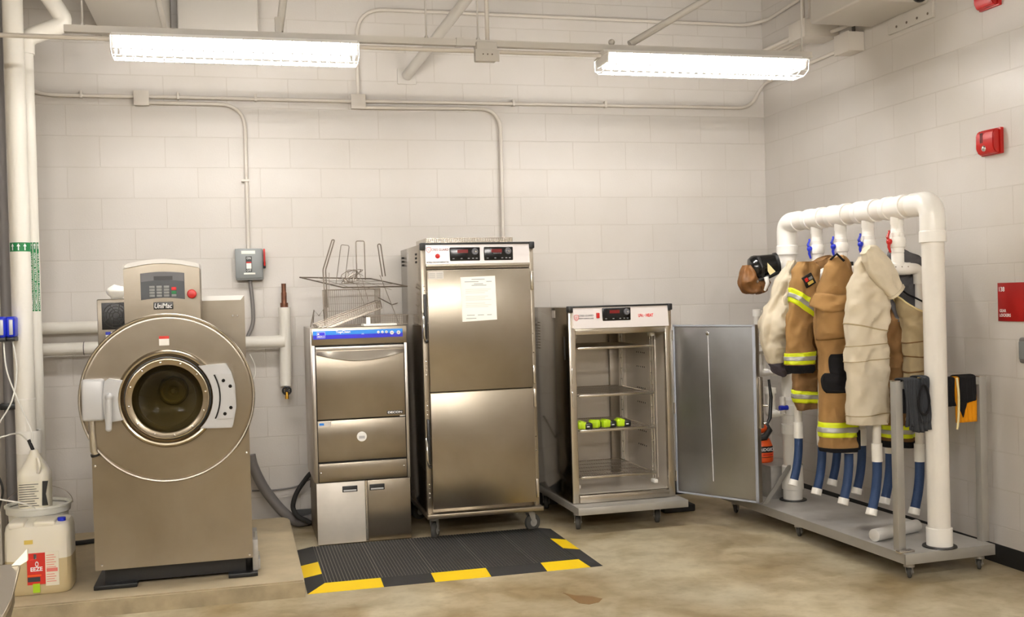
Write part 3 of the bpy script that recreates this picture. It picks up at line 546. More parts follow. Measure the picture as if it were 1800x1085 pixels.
make('key', MB().box(-4.29, -4.266, -1.6665, -1.6625, 1.581, 1.597, .001), 'green', kp, label='green key'); make('key', MB().box(-4.29, -4.266, -1.6665, -1.6625, 1.6, 1.616, .001), 'redi', kp, label='red key')
make('emergency_stop', MB().lathe((-4.19, -1.66, 1.578), (0, -1, 0), [(0, .02), (.01, .02), (.0101, .0235), (.022, .0235), (.028, .019), (.03, .005)], 28), 'red', t, label='red mushroom stop button')
b = make('name_badge', MB().box(-4.38, -4.284, -1.6635, -1.659, 1.502, 1.54, .001), 'black', t, label='black badge with white lettering')
text('lettering', 'UniMac', (-4.332, -1.6642, 1.521), 'whitei', b, width=.086, size=.036, bold=.01, shear=.2)
make('warning_label', MB().box(-4.356, -4.307, -1.7, -1.697, 1.318, 1.352), 'paper', t); make('warning_label', MB().box(-4.356, -4.307, -1.7005, -1.697, 1.352, 1.366), 'redlab', t)
make('vent_panel', MB().box(-4.672, -4.53, -1.303, -1.298, 1.4, 1.545, .001), 'black', t, label='black square fan vent')
mb = MB()
for r in (.018, .034, .05, .066): mb.tube([(-4.6 + cos(a) * r, -1.305, 1.475 + sin(a) * r) for a in [2 * pi * k / 24 for k in range(25)]], .0018, 5)
for k in range(8): a = 2 * pi * k / 8; mb.cyl((-4.6 + cos(a) * .015, -1.305, 1.475 + sin(a) * .015), (-4.6 + cos(a + .5) * .068, -1.305, 1.475 + sin(a + .5) * .068), .0018, 5)
make('fan_grille', mb, 'rubberg', t)
make('vent_label', MB().box(-4.655, -4.6, -1.303, -1.299, 1.352, 1.388), 'paper', t); make('vent_label', MB().box(-4.655, -4.628, -1.304, -1.3, 1.372, 1.388), 'blue', t)
mb = MB(); [mb.lathe((x, -1.321, 1.455), (0, -1, 0), [(0, .007), (.003, .005)], 10) for x in (-3.99, -3.965)]; make('screw', mb, 'chrome', t)
mb = MB(); [mb.lathe((x, -1.676, z), (0, -1, 0), [(0, .007), (.003, .006), (.004, .001)], 10) for x, z in ((-4.682, .72), (-3.94, .74), (-4.665, .215), (-3.94, .205))]; make('panel_screw', mb, 'chrome', t)
make('base_frame', MB().box(-4.66, -3.96, -1.6, -.9, .105, .192), 'black', t)
for a, b in ((-4.71, -4.5), (-4.05, -3.9)): make('foot_rail', MB().box(a, b, -1.66, -.9, .087, .108, .003), 'black', t)
mb = MB(); mb.box(-3.925, -3.895, -1.62, -1.3, .108, .27, .003); mb.box(-3.915, -3.885, -1.6, -1.5, .108, .16, .003); mb.cyl((-3.905, -1.55, .108), (-3.905, -1.55, .3), .009, 10); mb.lathe((-3.905, -1.55, .17), (0, 0, 1), [(0, .017), (.02, .017)], 6); make('mounting_bracket', mb, 'galv', t)
o = solo('crumpled_paper', MB().sphere((-4.6, -1.2, 1.6), .06, 1, .6, .6, 12), 'paper', 'crumpled white paper on top of the washer left of console', 'paper')
for v in o.data.vertices: v.co += Vector((noise.noise(v.co * 30), noise.noise(v.co * 30 + Vector((5, 0, 0))), noise.noise(v.co * 30 + Vector((0, 9, 0))) * .6)) * .02
mz = min(v.co.z for v in o.data.vertices)
for v in o.data.vertices: v.co.z -= mz
o.location.z = 1.566

# hoses on the floor between washer and dishwasher
DRAIN = [(-3.905, -0.12, 0.512), (-3.886, -0.12, 0.428), (-3.83, -0.12, 0.298), (-3.766, -0.12, 0.198), (-3.694, -0.12, 0.108), (-3.613, -0.1, 0.04), (-3.512, -0.06, 0.04), (-3.42, -0.06, 0.045)]
SUPPLY = [(-3.5, -0.05, 0.26), (-3.509, -0.16, 0.37), (-3.571, -0.16, 0.305), (-3.618, -0.16, 0.232), (-3.639, -0.16, 0.15), (-3.608, -0.18, 0.09), (-3.557, -0.18, 0.059), (-3.53, -0.18, 0.04)]
THIN = [(-3.901, -0.05, 0.261), (-3.762, -0.05, 0.254), (-3.611, -0.05, 0.267), (-3.534, -0.05, 0.304), (-3.499, -0.05, 0.313), (-3.45, -0.05, 0.3)]
solo('drain_hose', MB().tube(smooth_path(DRAIN, 8), .034, 16), 'gconduit', 'thick grey drain hose dropping from behind the washer to the floor', 'hose')
solo('supply_hose', MB().tube(smooth_path(SUPPLY, 10), .016, 14), 'rubber', 'black rubber hose looping at the left side of dishwasher', 'hose')
solo('thin_cable', MB().tube(smooth_path(THIN, 8), .006, 8), 'gconduit', 'thin grey cable running from washer to the dishwasher', 'cable')
solo('plastic_tubing', MB().tube(smooth_path([(-3.9, -.9, 1.22), (-3.875, -.9, 1.16), (-3.872, -.9, 1.1), (-3.9, -.9, 1.04)], 8), .003, 8), 'tubew', 'thin white tube looping at the right side of washer', 'tubing')

# ---------------------------------------------------------------- bucket, jug, carboy
t = thing('plastic_bucket', (-5.03, -1.22, .085), 'round white bucket with rim and wire bail behind the square jug', 'bucket')
make('body', MB().lathe((-5.03, -1.22, .085), (0, 0, 1), [(0, .13), (.36, .15), (.37, .15)], 36), 'bucket', t)
make('rim', MB().lathe((-5.03, -1.22, .435), (0, 0, 1), [(0, .15), (0, .16), (.03, .162), (.032, .168), (.042, .168), (.044, .15), (.03, .148)], 36, False), 'bucket', t)
make('lid', MB().lathe((-5.03, -1.22, .45), (0, 0, 1), [(0, .149), (.008, .149)], 36), 'bucket', t)
mb = MB(); mb.tube([(-5.03 + .17 * cos(a), -1.2 + .03 * sin(a), .465 + .1 * sin(a)) for a in [pi * k / 20 for k in range(21)]], .002, 6); make('bail', mb, 'wire', t, label='thin wire bail')
t = thing('gallon_jug', (-5.03, -1.3, .458), 'translucent gallon jug with dark label standing on the white bucket', 'jug')
sqr = lambda a, r, p=4.: r / ((abs(cos(a)) ** p + abs(sin(a)) ** p) ** (1 / p))
def sq_loft(cx, cy, prof, n=32, p=4., rot=0., dx=0.):
    mb = MB(); rings = []
    for z, r, *q in prof:
        ox = q[0] if q else 0; P = q[1] if len(q) > 1 else p
        rings.append([mb.bm.verts.new((cx + ox + cos(a + rot) * sqr(a, r, P), cy + sin(a + rot) * sqr(a, r, P), z)) for a in [2 * pi * k / n for k in range(n)]])
    for a, b in zip(rings, rings[1:]):
        for k in range(n): mb.bm.faces.new((a[k], a[(k + 1) % n], b[(k + 1) % n], b[k]))
    mb.bm.faces.new(rings[0][::-1]); mb.bm.faces.new(rings[-1]); return mb
make('body', sq_loft(-5.03, -1.3, [(.46, .07), (.465, .078), (.64, .08), (.66, .077), (.68, .068, 0, 3), (.71, .05, 0, 2.4), (.74, .032, 0, 2), (.76, .022, 0, 2), (.775, .02, 0, 2)]), 'jugw', t)
make('label', sq_loft(-5.03, -1.3, [(.48, .0788), (.62, .0802)]), 'label', t)
make('handle', MB().tube(smooth_path([(-5.0, -1.375, .66), (-4.99, -1.385, .7), (-5.005, -1.35, .735)], 6), .009, 10), 'jugw', t)
mb = MB(); mb.prism([(-4.985, -1.3805, .49), (-4.955, -1.3805, .49), (-4.965, -1.3805, .55), (-4.952, -1.3805, .618), (-4.98, -1.3805, .618)], (0, -1, 0), .002); make('label_stripe', mb, 'black', t, label='black stripe on the label')
mb = MB(); [mb.box(-5.095, -5.0 - .01 * (k % 3), -1.3815, -1.38, .49 + k * .0125, .493 + k * .0125) for k in range(10)]; make('fine_print', mb, 'ink', t)
make('dip_tube', MB().cyl((-5.035, -1.3, .775), (-5.055, -1.3, .83), .009, 10), 'black', t, label='black dip tube in neck')
t = thing('carboy', (-4.98, -1.44, .085), 'large square translucent jug of amber liquid with red and white label on the pad', 'jug')
def rr(cx, cy, hx, hy, prof, n=40, p=6.):
    mb = MB(); rings = []
    for z, sx, sy in prof: rings.append([mb.bm.verts.new((cx + cos(a) * sqr(a, 1, p) * hx * sx, cy + sin(a) * sqr(a, 1, p) * hy * sy, z)) for a in [2 * pi * k / n for k in range(n)]])
    for a, b in zip(rings, rings[1:]):
        for k in range(n): mb.bm.faces.new((a[k], a[(k + 1) % n], b[(k + 1) % n], b[k]))
    mb.bm.faces.new(rings[0][::-1]); mb.bm.faces.new(rings[-1]); return mb
CX_, CY_ = -4.975, -1.515
make('body', rr(CX_, CY_, .157, .125, [(.262, 1, 1), (.40, .985, .99), (.43, .95, .95), (.44, .9, .85), (.445, .5, .5)]), 'jugw', t)
make('liquid_level', rr(CX_, CY_, .157, .125, [(.087, .93, .93), (.095, .98, .98), (.12, 1, 1), (.262, 1, 1)]), 'liquid', t, label='amber liquid filling the lower half')
for a, b in ((-5.105, -5.03), (-4.99, -4.885)): make('handle', MB().box(a, b, -1.635, -1.50, .42, .454, .012, 3), 'jugw', t)
make('cap', MB().lathe((-4.862, -1.58, .435), (0, 0, 1), [(0, .02), (.022, .02), (.024, .017)], 16), 'blue', t, label='small blue cap')
yl = CY_ - .1265
make('label', MB().box(-4.935, -4.872, yl - .002, yl + .002, .13, .30), 'label', t, label='cream label half'); make('label', MB().box(-5.02, -4.935, yl - .002, yl + .002, .14, .298), 'redlab', t, label='red label half')
make('label', MB().box(-5.018, -4.96, yl - .003, yl + .002, .155, .178), 'ink', t); make('label', MB().box(-5.018, -4.955, yl - .003, yl + .002, .182, .19), 'orange', t)
make('label', MB().box(-4.988, -4.975, yl - .003, yl + .002, .268, .293), 'ink', t)
text('lettering', 'O', (-4.974, yl - .003, .243), 'whitei', t, width=.016, size=.036, bold=.03); text('lettering', 'EEZE', (-4.976, yl - .003, .218), 'whitei', t, width=.056, size=.028, bold=.03)
mb = MB(); mb.box(-4.93, -4.878, yl - .003, yl, .2, .218); make('label_mark', mb, 'pinklab', t)
mb = MB(); [mb.box(-4.93, -4.885 - .008 * (k % 2), yl - .003, yl, .15 + .012 * k, .153 + .012 * k) for k in range(12) if k not in (4, 5)]; make('fine_print', mb, 'pinklab', t)
make('sticker', MB().box(-4.995, -4.962, yl - .005, yl - .002, .1, .145), 'neon', t, label='lime green sticker'); make('sticker', MB().box(-5.03, -4.99, yl - .003, yl + .002, .345, .365), 'yellab', t, label='yellowed sticker')
# stainless counter corner near the camera
t = thing('steel_counter', (-5.0, -4.9, 0), 'corner of a stainless counter near the camera at lower left frame edge', 'counter')
P = [(-4.503, -4.565, .9), (-4.46, -4.9, .9), (-4.42, -5.6, .9), (-5.3, -5.7, .9), (-5.38, -4.62, .9)]
mb = MB(); mb.prism([(x, y, .885) for x, y, z in P], (0, 0, 1), .015); bmesh.ops.bevel(mb.bm, geom=list(mb.bm.edges), offset=.003, segments=2, affect='EDGES'); make('counter_top', mb, 'steelb', t)
mb = MB(); mb.prism([(x, y, .81) for x, y, z in [(-4.515, -4.58, 0), (-4.475, -4.9, 0), (-4.435, -5.58, 0), (-5.29, -5.68, 0), (-5.36, -4.64, 0)]], (0, 0, 1), .075); make('apron', mb, 'steeld', t)
for x, y in ((-5.3, -4.72), (-4.56, -5.5), (-5.2, -5.6), (-4.62, -4.7)): make('leg', MB().cyl((x, y, 0), (x, y, .81), .02, 14), 'steeld', t)
o = solo('plastic_scraper', MB().prism([(-4.518, -4.58, .901), (-4.482, -4.58, .938), (-4.482, -4.58, .91), (-4.498, -4.58, .901)], (0, -1, 0), .012), 'label', 'cream plastic wedge on the corner of the stainless counter', 'scraper')
# ---------------------------------------------------------------- dishwasher on its drawer stand
DX0, DX1, DY = -3.52, -2.935, -.735
t = thing('drawer_stand', ((DX0 + DX1) / 2, -.42, 0), 'two-door stainless base cabinet under the dishwasher', 'cabinet')
make('body', MB().box(DX0 + .004, DX1 - .004, DY + .02, -.1, .008, .392, .002), 'steeld', t)
d = make('door', MB().box(DX0, -3.222, DY, DY + .02, .01, .392, .002), 'steelx', t, label='left door with bright reflection in its colour')  # paler than its twin, reflected brightness put into the colour
mb = MB(); mb.box(-3.362, -3.268, DY - .002, DY + .01, .328, .366, .002); make('recessed_handle', mb, 'black', d)
d = make('door', MB().box(-3.205, DX1, DY, DY + .02, .01, .392, .002), 'steel', t, label='darker right door')
mb = MB(); mb.box(-3.192, -3.098, DY - .002, DY + .01, .328, .366, .002); make('recessed_handle', mb, 'black', d)
mb = MB(); mb.box(-3.355, -3.275, DY - .006, DY - .001, .332, .342, .002); mb.box(-3.185, -3.105, DY - .006, DY - .001, .332, .342, .002); make('handle_lip', mb, 'cast', t)
make('divider', MB().box(-3.22, -3.207, DY + .002, DY + .02, .01, .392), 'steelb', t)
t = thing('glass_washer', ((DX0 + DX1) / 2, -.42, .393), 'stainless undercounter washer with blue control strip standing on a drawer stand', 'dishwasher')
make('cabinet', MB().box(DX0 - .01, DX1 + .004, DY + .03, -.09, .394, 1.357, .004), 'steelw', t)
for a in (DX0 - .004, DX1 - .014): make('corner_trim', MB().box(a, a + .018, DY, DY + .04, .394, 1.249, .002), 'steelw', t)
make('top_panel', MB().box(DX0 - .004, DX1 + .004, DY + .0, DY + .04, 1.25, 1.357, .003), 'steel', t)
make('control_strip', MB().box(-3.515, -2.957, DY - .004, DY + .001, 1.312, 1.338), 'lblue', t, label='light blue control strip'); make('control_strip', MB().box(-3.515, -2.957, DY - .004, DY + .001, 1.287, 1.312), 'dblue', t, label='dark blue control strip')
mb = MB(); mb.box(-3.491, -3.441, DY - .0045, DY - .003, 1.294, 1.331); make('logo_frame', mb, 'whitei', t); make('logo_field', MB().box(-3.4895, -3.4425, DY - .005, DY - .004, 1.2955, 1.3295), 'dblue', t)
make('logo_square', MB().box(-3.487, -3.477, DY - .0055, DY - .0045, 1.314, 1.325), 'whitei', t); text('lettering', 'MEIKO', (-3.466, DY - .0055, 1.304), 'whitei', t, width=.04, size=.016, bold=.02)
text('lettering', 'TopClean', (-3.33, DY - .0045, 1.327), 'whitei', t, width=.09, size=.022, bold=.03)
text('lettering', 'M', (-3.208, DY - .0045, 1.312), 'whitei', t, width=.012, size=.014)
mb = MB(); [mb.lathe((x, DY - .004, 1.316 + o_), (0, -1, 0), [(0, r), (.004, r * .95)], 18) for x, r, o_ in ((-3.11, .0085, .004), (-3.085, .0085, .004), (-3.06, .0085, .004), (-3.025, .0125, -.002), (-2.983, .0125, -.002))]; make('button', mb, 'whitei', t, label='round white buttons')
mb = MB(); [mb.lathe((x, DY - .0085, 1.316 + o_), (0, -1, 0), [(0, r), (.001, r * .9)], 10) for x, r, o_ in ((-3.11, .003, .004), (-3.085, .003, .004), (-3.06, .005, .004), (-3.025, .005, -.002), (-2.983, .005, -.002))]; make('button_mark', mb, 'cast', t)
d = make('door', MB().box(-3.502, -2.954, DY - .006, DY + .03, .787, 1.238, .003), 'steel', t)
mb = MB(); n = 14; P = [(-3.5 + .544 * k / n, DY - .03, 1.195 - .045 * sin(pi * k / n)) for k in range(n + 1)]
mb.grid(lambda u, v: (-3.5 + .544 * u, DY - .007 - (.0 if v == 0 else .022 * v), 1.21 - (.018 + .045 * sin(pi * u)) * v), [k / 20 for k in range(21)], [0, .35, .7, 1]); mb.grid(lambda u, v: (-3.5 + .544 * u, DY - .029 + .022 * v, 1.192 - .045 * sin(pi * u)), [k / 20 for k in range(21)], [0, 1]); make('door_grip', mb, 'steelb', d)
make('door_strip', MB().box(-3.502, -2.954, DY - .009, DY - .005, 1.213, 1.238, .001), 'steelw', d)
b = make('badge', MB().box(-3.07, -2.97, DY - .0085, DY - .006, .802, .822, .0005), 'black', d); text('lettering', 'DECON', (-3.02, DY - .009, .812), 'whitei', d, width=.09, size=.017, bold=.03)
make('film_patch', MB().box(-2.99, -2.956, DY - .008, DY - .006, .786, .79), 'paper', d)
make('lower_panel', MB().box(-3.502, -2.954, DY, DY + .03, .524, .779, .002), 'steel', t)
mb = MB(); mb.lathe((-3.232, DY, .67), (0, -1, 0), [(0, .031), (.006, .031), (.008, .029)], 30); make('plug', mb, 'white', t, label='white round plug'); make('plug_slot', MB().box(-3.25, -3.214, DY - .010, DY - .007, .658, .675), 'cast', t)
make('sticker', MB().box(-3.5, -3.42, DY - .0015, DY, .745, .775), 'film', t); make('sticker', MB().box(-3.492, -3.463, DY - .002, DY, .752, .766), 'lblue', t, label='small blue sticker')
make('kick_panel', MB().box(-3.502, -2.954, DY - .002, DY + .03, .398, .513, .002), 'steel', t)
mb = MB(); [mb.lathe((x, DY - .002, z), (0, -1, 0), [(0, .006), (.003, .005), (.004, .001)], 10) for x, z in ((-3.49, .455), (-2.972, .47))]; make('screw', mb, 'chrome', t)
make('seam', MB().box(-3.508, -2.948, DY + .012, DY + .03, .396, 1.245), 'shadowgap', t)

# wire baskets on top
def wx(px): return -3.549 + (px - 532) * .00366
def wz(px, py): return 1.683 - (py - 487) * .00372 - (px - 532) * .00008
def W(px, py, y=-.45): return (wx(px), y, wz(px, py))
def rods(mb, pts, r, closed=False):
    P = [Vector(p) for p in pts] + ([Vector(pts[0])] if closed else []); mb.tube(P, r, 6)
def wire_basket(c, sx, sy, h, tilt, yaw, nx, ny, label, m1, m2='wire', flare=1.03, pitch=0.):
    """open-top mesh basket with its bottom centre at c"""
    t = thing('wire_basket', c, label, 'wire basket', 'wire baskets piled on the dishwasher')
    R = Matrix.Rotation(yaw, 4, 'Z') @ Matrix.Rotation(tilt, 4, 'Y') @ Matrix.Rotation(pitch, 4, 'X'); c = Vector(c); f = lambda x, y, z: c + R @ Vector((x, y, z))
    def q(u, v, z): k = 1 + (flare - 1) * z / h; return f(u * sx / 2 * k, v * sy / 2 * k, z)
    mb = MB()
    for z in (0, h): rods(mb, [q(-1, -1, z), q(1, -1, z), q(1, 1, z), q(-1, 1, z)], .0028 if z else .0022, True)
    for s in ((-1, -1), (1, -1), (1, 1), (-1, 1)): mb.cyl(q(*s, 0), q(*s, h), .0026, 6)
    make('rim', mb, m1, t)
    mb = MB()
    for k in range(nx + 1):
        u = -1 + 2 * k / nx; rods(mb, [q(u, -1, h), q(u, -1, 0), q(u, 1, 0), q(u, 1, h)], .0011)
    for k in range(ny + 1):
        v = -1 + 2 * k / ny; rods(mb, [q(-1, v, h), q(-1, v, 0), q(1, v, 0), q(1, v, h)], .0011)
    for z in [h * k / 5 for k in range(1, 5)]: rods(mb, [q(-1, -1, z), q(1, -1, z), q(1, 1, z), q(-1, 1, z)], .0011, True)
    o = make('mesh', mb, m2, t); return t
def handle(t, base, tip, wdt, label=None, r=.0032, m_='wired', bendp=None):
    b, e = Vector(base), Vector(tip); d = (e - b).normalized(); s = d.cross(Vector((0, 1, 0))).normalized() * wdt / 2
    mid = Vector(bendp) if bendp else (b + e) / 2
    make('handle', MB().tube(bend([b - s, mid - s, e - s, e + s, mid + s, b + s], .012, 4), r, 6), m_, t)
t1 = wire_basket((-3.23, -.33, 1.362), .34, .26, .235, 0, 0, 26, 14, 'upright wire mesh basket at the back of the dishwasher top', 'wire')
handle(t1, W(571, 540, -.49), W(586, 423, -.5), .016, bendp=W(569, 475, -.49), r=.004); handle(t1, W(601, 498, -.3), W(612, 429, -.3), .055, r=.0025, m_='wire')
t2 = wire_basket((-3.27, -.55, 1.40), .42, .17, .05, radians(-19), .05, 30, 7, 'shallow wire mesh tray tilted up to the right in the pile', 'wired')
mb = MB(); mb.tube([W(545, 566, -.6), W(547, 544, -.6), W(555, 554, -.6), W(563, 543, -.6), W(565, 570, -.6)], .004, 6); mb.tube([W(540, 573, -.62), W(547, 546, -.6)], .004, 6); make('handle', mb, 'wired', t2, label='zigzag wire handle')
t3 = wire_basket((-3.02, -.5, 1.362), .26, .2, .06, 0, -.1, 18, 9, 'low wire mesh basket at right end of the dishwasher top', 'wire')
handle(t3, W(640, 555, -.45), W(640, 557, -.45), .03)
t4 = thing('wire_rack', (-3.2, -.4, 1.56), 'dark wire frame rack lying flat on top of the piled baskets', 'wire rack')
mb = MB(); A, B, C_, D_ = W(531, 486, -.2), W(597, 506, -.62), W(712, 504, -.55), W(662, 488, -.15)
for p_, q_ in ((A, B), (B, C_), (C_, D_), (D_, A)): mb.cyl(p_, q_, .0045, 8)
make('frame', mb, 'wired', t4)
mb = MB()
for k in range(1, 4):
    f_ = k / 4; mb.cyl(Vector(A).lerp(Vector(D_), f_), Vector(B).lerp(Vector(C_), f_) - Vector((0, 0, .02)), .0016, 5)
for k in range(1, 3):
    f_ = k / 3; mb.cyl(Vector(A).lerp(Vector(B), f_), Vector(D_).lerp(Vector(C_), f_), .0018, 5)
make('cross_wires', mb, 'wire', t4)
mb = MB(); pts = []
for k in range(40): a = k * .9; pts.append((wx(618) + .05 * cos(a) + .025 * cos(2.3 * a), -.45 + .03 * sin(1.3 * a), wz(620, 486) + .045 * sin(a * 1.1)))
mb.tube(smooth_path(pts, 3), .002, 5); make('tangle', mb, 'wire', t4, label='tangle of fine wire')
handle(t4, W(636, 492, -.4), W(636, 423, -.4), .055, r=.0035); handle(t4, W(675, 486, -.45), W(668, 429, -.45), .02, r=.004)
mb = MB(); mb.cyl(W(668, 484, -.45), W(698, 569, -.5), .0028, 6); mb.cyl(W(625, 500, -.5), W(640, 545, -.5), .002, 6); mb.cyl(W(636, 490, -.45), W(646, 530, -.45), .002, 6); mb.cyl(W(577, 480, -.5), W(575, 548, -.5), .002, 6); mb.tube([W(662, 523, -.5), W(688, 536, -.45), W(700, 533, -.4)], .0035, 6); make('support_legs', mb, 'wire', t4)
solo('paper_tag', MB().box(wx(633), wx(640), -.7, -.697, 1.365, 1.415), 'paper', 'narrow white tag hanging in front of the wire baskets', 'tag')
solo('folded_cloth', MB().box(-3.2, -2.99, DY + .0, DY + .16, 1.358, 1.372, .005), 'paper', 'flat white cloth on the front edge of dishwasher top', 'cloth')

# ---------------------------------------------------------------- casters
def caster(par, x, y, ztop, r, ang=0., wd=.03, nm='caster', fork='galv', wheel='rubberg'):
    """swivel caster standing on the floor at (x, y); ang: heading of the wheel"""
    D = Vector((cos(ang), sin(ang), 0)); N = Vector((-sin(ang), cos(ang), 0)); c = Vector((x, y, r)) + D * (r * .35)
    mb = MB(); mb.box(x - .04, x + .04, y - .04, y + .04, ztop - .006, ztop, .001); mb.lathe((x, y, ztop - .028), (0, 0, 1), [(0, .028), (.022, .026)], 16)
    for s in (-1, 1):
        q = N * s * (wd / 2 + .004); b = Vector((x, y, ztop - .026)); P = [b - D * .025 + q, b + D * .025 + q, c + D * .012 + q, c + q - Vector((0, 0, .012)), c - D * .012 + q]; mb.prism(P, N * s, .003)
    mb.cyl(c - N * (wd / 2 + .01), c + N * (wd / 2 + .01), .006, 10); o = make(nm, mb, fork, par)
    make('wheel', MB().lathe(c - N * wd / 2, N, [(0, r * .3), (0, r * .75), (.002, r * .82), (0.002, r * .94), (.006, r), (wd - .006, r), (wd - .002, r * .94), (wd - .002, r * .82), (wd, r * .75), (wd, r * .3)], 32), wheel, o)
    make('hub', MB().lathe(c - N * (wd / 2 + .001), N, [(0, r * .2), (0, r * .45), (.003, r * .5), (wd - .001, r * .5), (wd + .002, r * .45), (wd + .002, r * .2)], 24), 'galv', o)
    return o
# ---------------------------------------------------------------- tall cabinet
TX0, TX1, TF = -2.85, -2.12, -.86
t = thing('decontamination_cabinet', (-2.485, -.45, 0), 'tall closed stainless cabinet with two black control panels on casters', 'cabinet')
make('body', MB().box(TX0, TX1, TF + .03, -.06, .175, 1.862, .004), 'steels', t)
make('base_plate', MB().box(TX0 - .01, TX1 + .01, TF - .05, -.04, .15, .178, .003), 'steel', t)
for a, b in ((TX0, TX0 + .035), (TX1 - .03, TX1)): make('corner_post', MB().box(a, b, TF, TF + .04, .178, 1.862, .003), 'steelv', t)
make('top_trim', MB().box(TX0 + .01, TX1 - .01, TF - .02, TF + .04, 1.857, 1.868, .002), 'black', t)
mb = MB(); mb.box(TX0 - .004, TX0 + .03, TF - .024, TF + .03, 1.825, 1.869, .006); mb.box(TX1 - .03, TX1 + .004, TF - .024, TF + .03, 1.825, 1.869, .006); make('corner_cap', mb, 'black', t)
mb = MB(); X0, X1 = TX0 + .03, TX1 - .03
mb.prism([(X0, TF + .02, 1.725), (X0, TF - .018, 1.735), (X0, TF - .008, 1.855), (X0, TF + .02, 1.855)], (1, 0, 0), X1 - X0); make('control_fascia', mb, 'fascia', t, label='bright control fascia')
make('fascia_lip', MB().prism([(X0, TF + .02, 1.7), (X0, TF - .006, 1.705), (X0, TF - .02, 1.722), (X0, TF - .02, 1.735), (X0, TF + .02, 1.735)], (1, 0, 0), X1 - X0), 'steelb', t)
def fy(z, TF=TF, z0=1.735): return TF - .018 + .010 * (z - z0) / .12
def ctrl(par, x0, x1, z0, z1, y, knobx, ledx, T=True):
    p = make('control_panel', MB().box(x0, x1, y - .008, y + .006, z0, z1, .006, 3), 'blacks', par, label='glossy black control panel')
    make('display', MB().box(ledx - .034, ledx + .034, y - .0095, y - .007, z1 - .036, z1 - .015), 'led', p, label='dim red display')
    make('knob', MB().lathe((knobx, y - .008, z1 - .028), (0, -1, 0), [(0, .021), (.01, .019), (.011, .014), (.008, .01), (.012, .006)], 24), 'panelg', p)
    make('knob_cap', MB().lathe((knobx + .004, y - .018, z1 - .028), (0, -1, 0), [(0, .006), (.003, .005)], 12), 'chrome', p)
    mb = MB(); [mb.box(x0 + f_ * (x1 - x0) - .006, x0 + f_ * (x1 - x0) + .006, y - .0088, y - .0078, z0 + .013, z0 + .018) for f_ in (.12, .38, .62, .76, .88)]; make('icon', mb, 'key', p); return p
ctrl(t, -2.668, -2.473, 1.752, 1.838, TF - .012, -2.507, -2.585); p = ctrl(t, -2.448, -2.258, 1.752, 1.838, TF - .012, -2.292, -2.366)
text('lettering', 'TEMPERATURE', (-2.362, TF - .0215, 1.797), 'key', p, width=.055, size=.008)
def shield(par, x, z, y, h, col='redi'):
    P = [(0, .5), (.42, .38), (.42, -.05), (.25, -.35), (0, -.55), (-.25, -.35), (-.42, -.05), (-.42, .38)]
    mb = MB(); mb.tube([(x + a * h, y, z + b * h) for a, b in P] + [(x, y, z + .5 * h)], .0016, 5); make('shield_logo', mb, col, par, label='small shield logo'); mb = MB(); mb.tube([(x + .15 * h, y, z + .2 * h), (x - .15 * h, y, z), (x + .15 * h, y, z - .15 * h), (x - .05 * h, y, z - .32 * h)], .0014, 5); make('shield_logo', mb, col, par)
shield(t, -2.8, 1.825, TF - .012, .034); text('lettering', 'CRES GUARD', (-2.728, TF - .0125, 1.825), 'dred', t, width=.108, size=.021, bold=.012); text('lettering', 'MOBILE DECONTAMINATOR', (-2.745, TF - .0185, 1.747), 'ink', t, width=.14, size=.012, bold=.04)
make('indicator', MB().lathe((-2.745, TF - .012, 1.785), (0, -1, 0), [(0, .015), (.006, .015), (.01, .011), (.012, .004)], 24), 'red', t, label='round red indicator')
DZ = .935
for z0, z1, lab in ((.205, DZ - .003, 'lower door'), (DZ + .003, 1.697, 'upper door')):
    d = make('door', MB().box(-2.815, -2.148, TF - .022, TF + .0, z0, z1, .003), 'steel', t)
    if z0 > .5:
        make('data_plate', MB().box(-2.808, -2.712, TF - .0235, TF - .021, 1.643, 1.69), 'film', d, label='pale data plate')
        mb = MB(); [mb.box(-2.803, -2.765, TF - .0242, TF - .023, 1.65 + .009 * k, 1.652 + .009 * k) for k in range(4)]; [mb.box(-2.757, -2.718, TF - .0242, TF - .023, 1.65 + .009 * k, 1.652 + .009 * k) for k in range(4)]; make('data_print', mb, 'key', d)
    make('door_edge', MB().box(-2.815, -2.148, TF - .023, TF - .0, z1 - .004, z1 + .0005), 'steelb', d)
    zc = 1.41 if z0 > .5 else .63
    mb = MB(); mb.box(-2.842, -2.826, TF - .035, TF, zc - .14, zc + .14, .004); make('handle_back', mb, 'black', d)
    mb = MB(); mb.tube([(-2.847, TF - .012, zc + .02), (-2.85, TF - .045, zc - .02), (-2.85, TF - .05, zc - .12), (-2.84, TF - .03, zc - .15)], .008, 10); make('handle', mb, 'chrome', d)
    make('lock', MB().lathe((-2.83, TF - .03, zc - .155), (0, -1, 0), [(0, .012), (.01, .01), (.011, .004)], 14), 'blacks', d)
    for hz in ((1.62, 1.02) if z0 > .5 else (.87, .29)):
        mb = MB(); mb.box(-2.146, -2.128, TF - .02, TF + .002, hz - .06, hz + .06, .004); make('hinge', mb, 'steelb', d)
    for pz in ((1.6, 1.13) if z0 > .5 else (.88, .36)):
        mb = MB(); [mb.lathe((-2.834, TF - .001, pz - .028 * k), (0, -1, 0), [(0, .0055), (.003, .0045), (.004, .001)], 8) for k in range(4)]; make('rivet', mb, 'chrome', d)
mb = MB(); [mb.lathe((-2.134, TF - .001, z), (0, -1, 0), [(0, .0055), (.004, .002)], 8) for z in (1.28, 1.16, .62, .53)]; make('rivet', mb, 'chrome', t)
p = make('notice', MB().prism([(-2.605, TF - .0235, 1.65), (-2.382, TF - .0235, 1.655), (-2.376, TF - .0235, 1.378), (-2.6, TF - .0235, 1.37)], (0, -1, 0), .0012), 'paper', t, label='white printed notice taped to the upper door')
mb = MB()
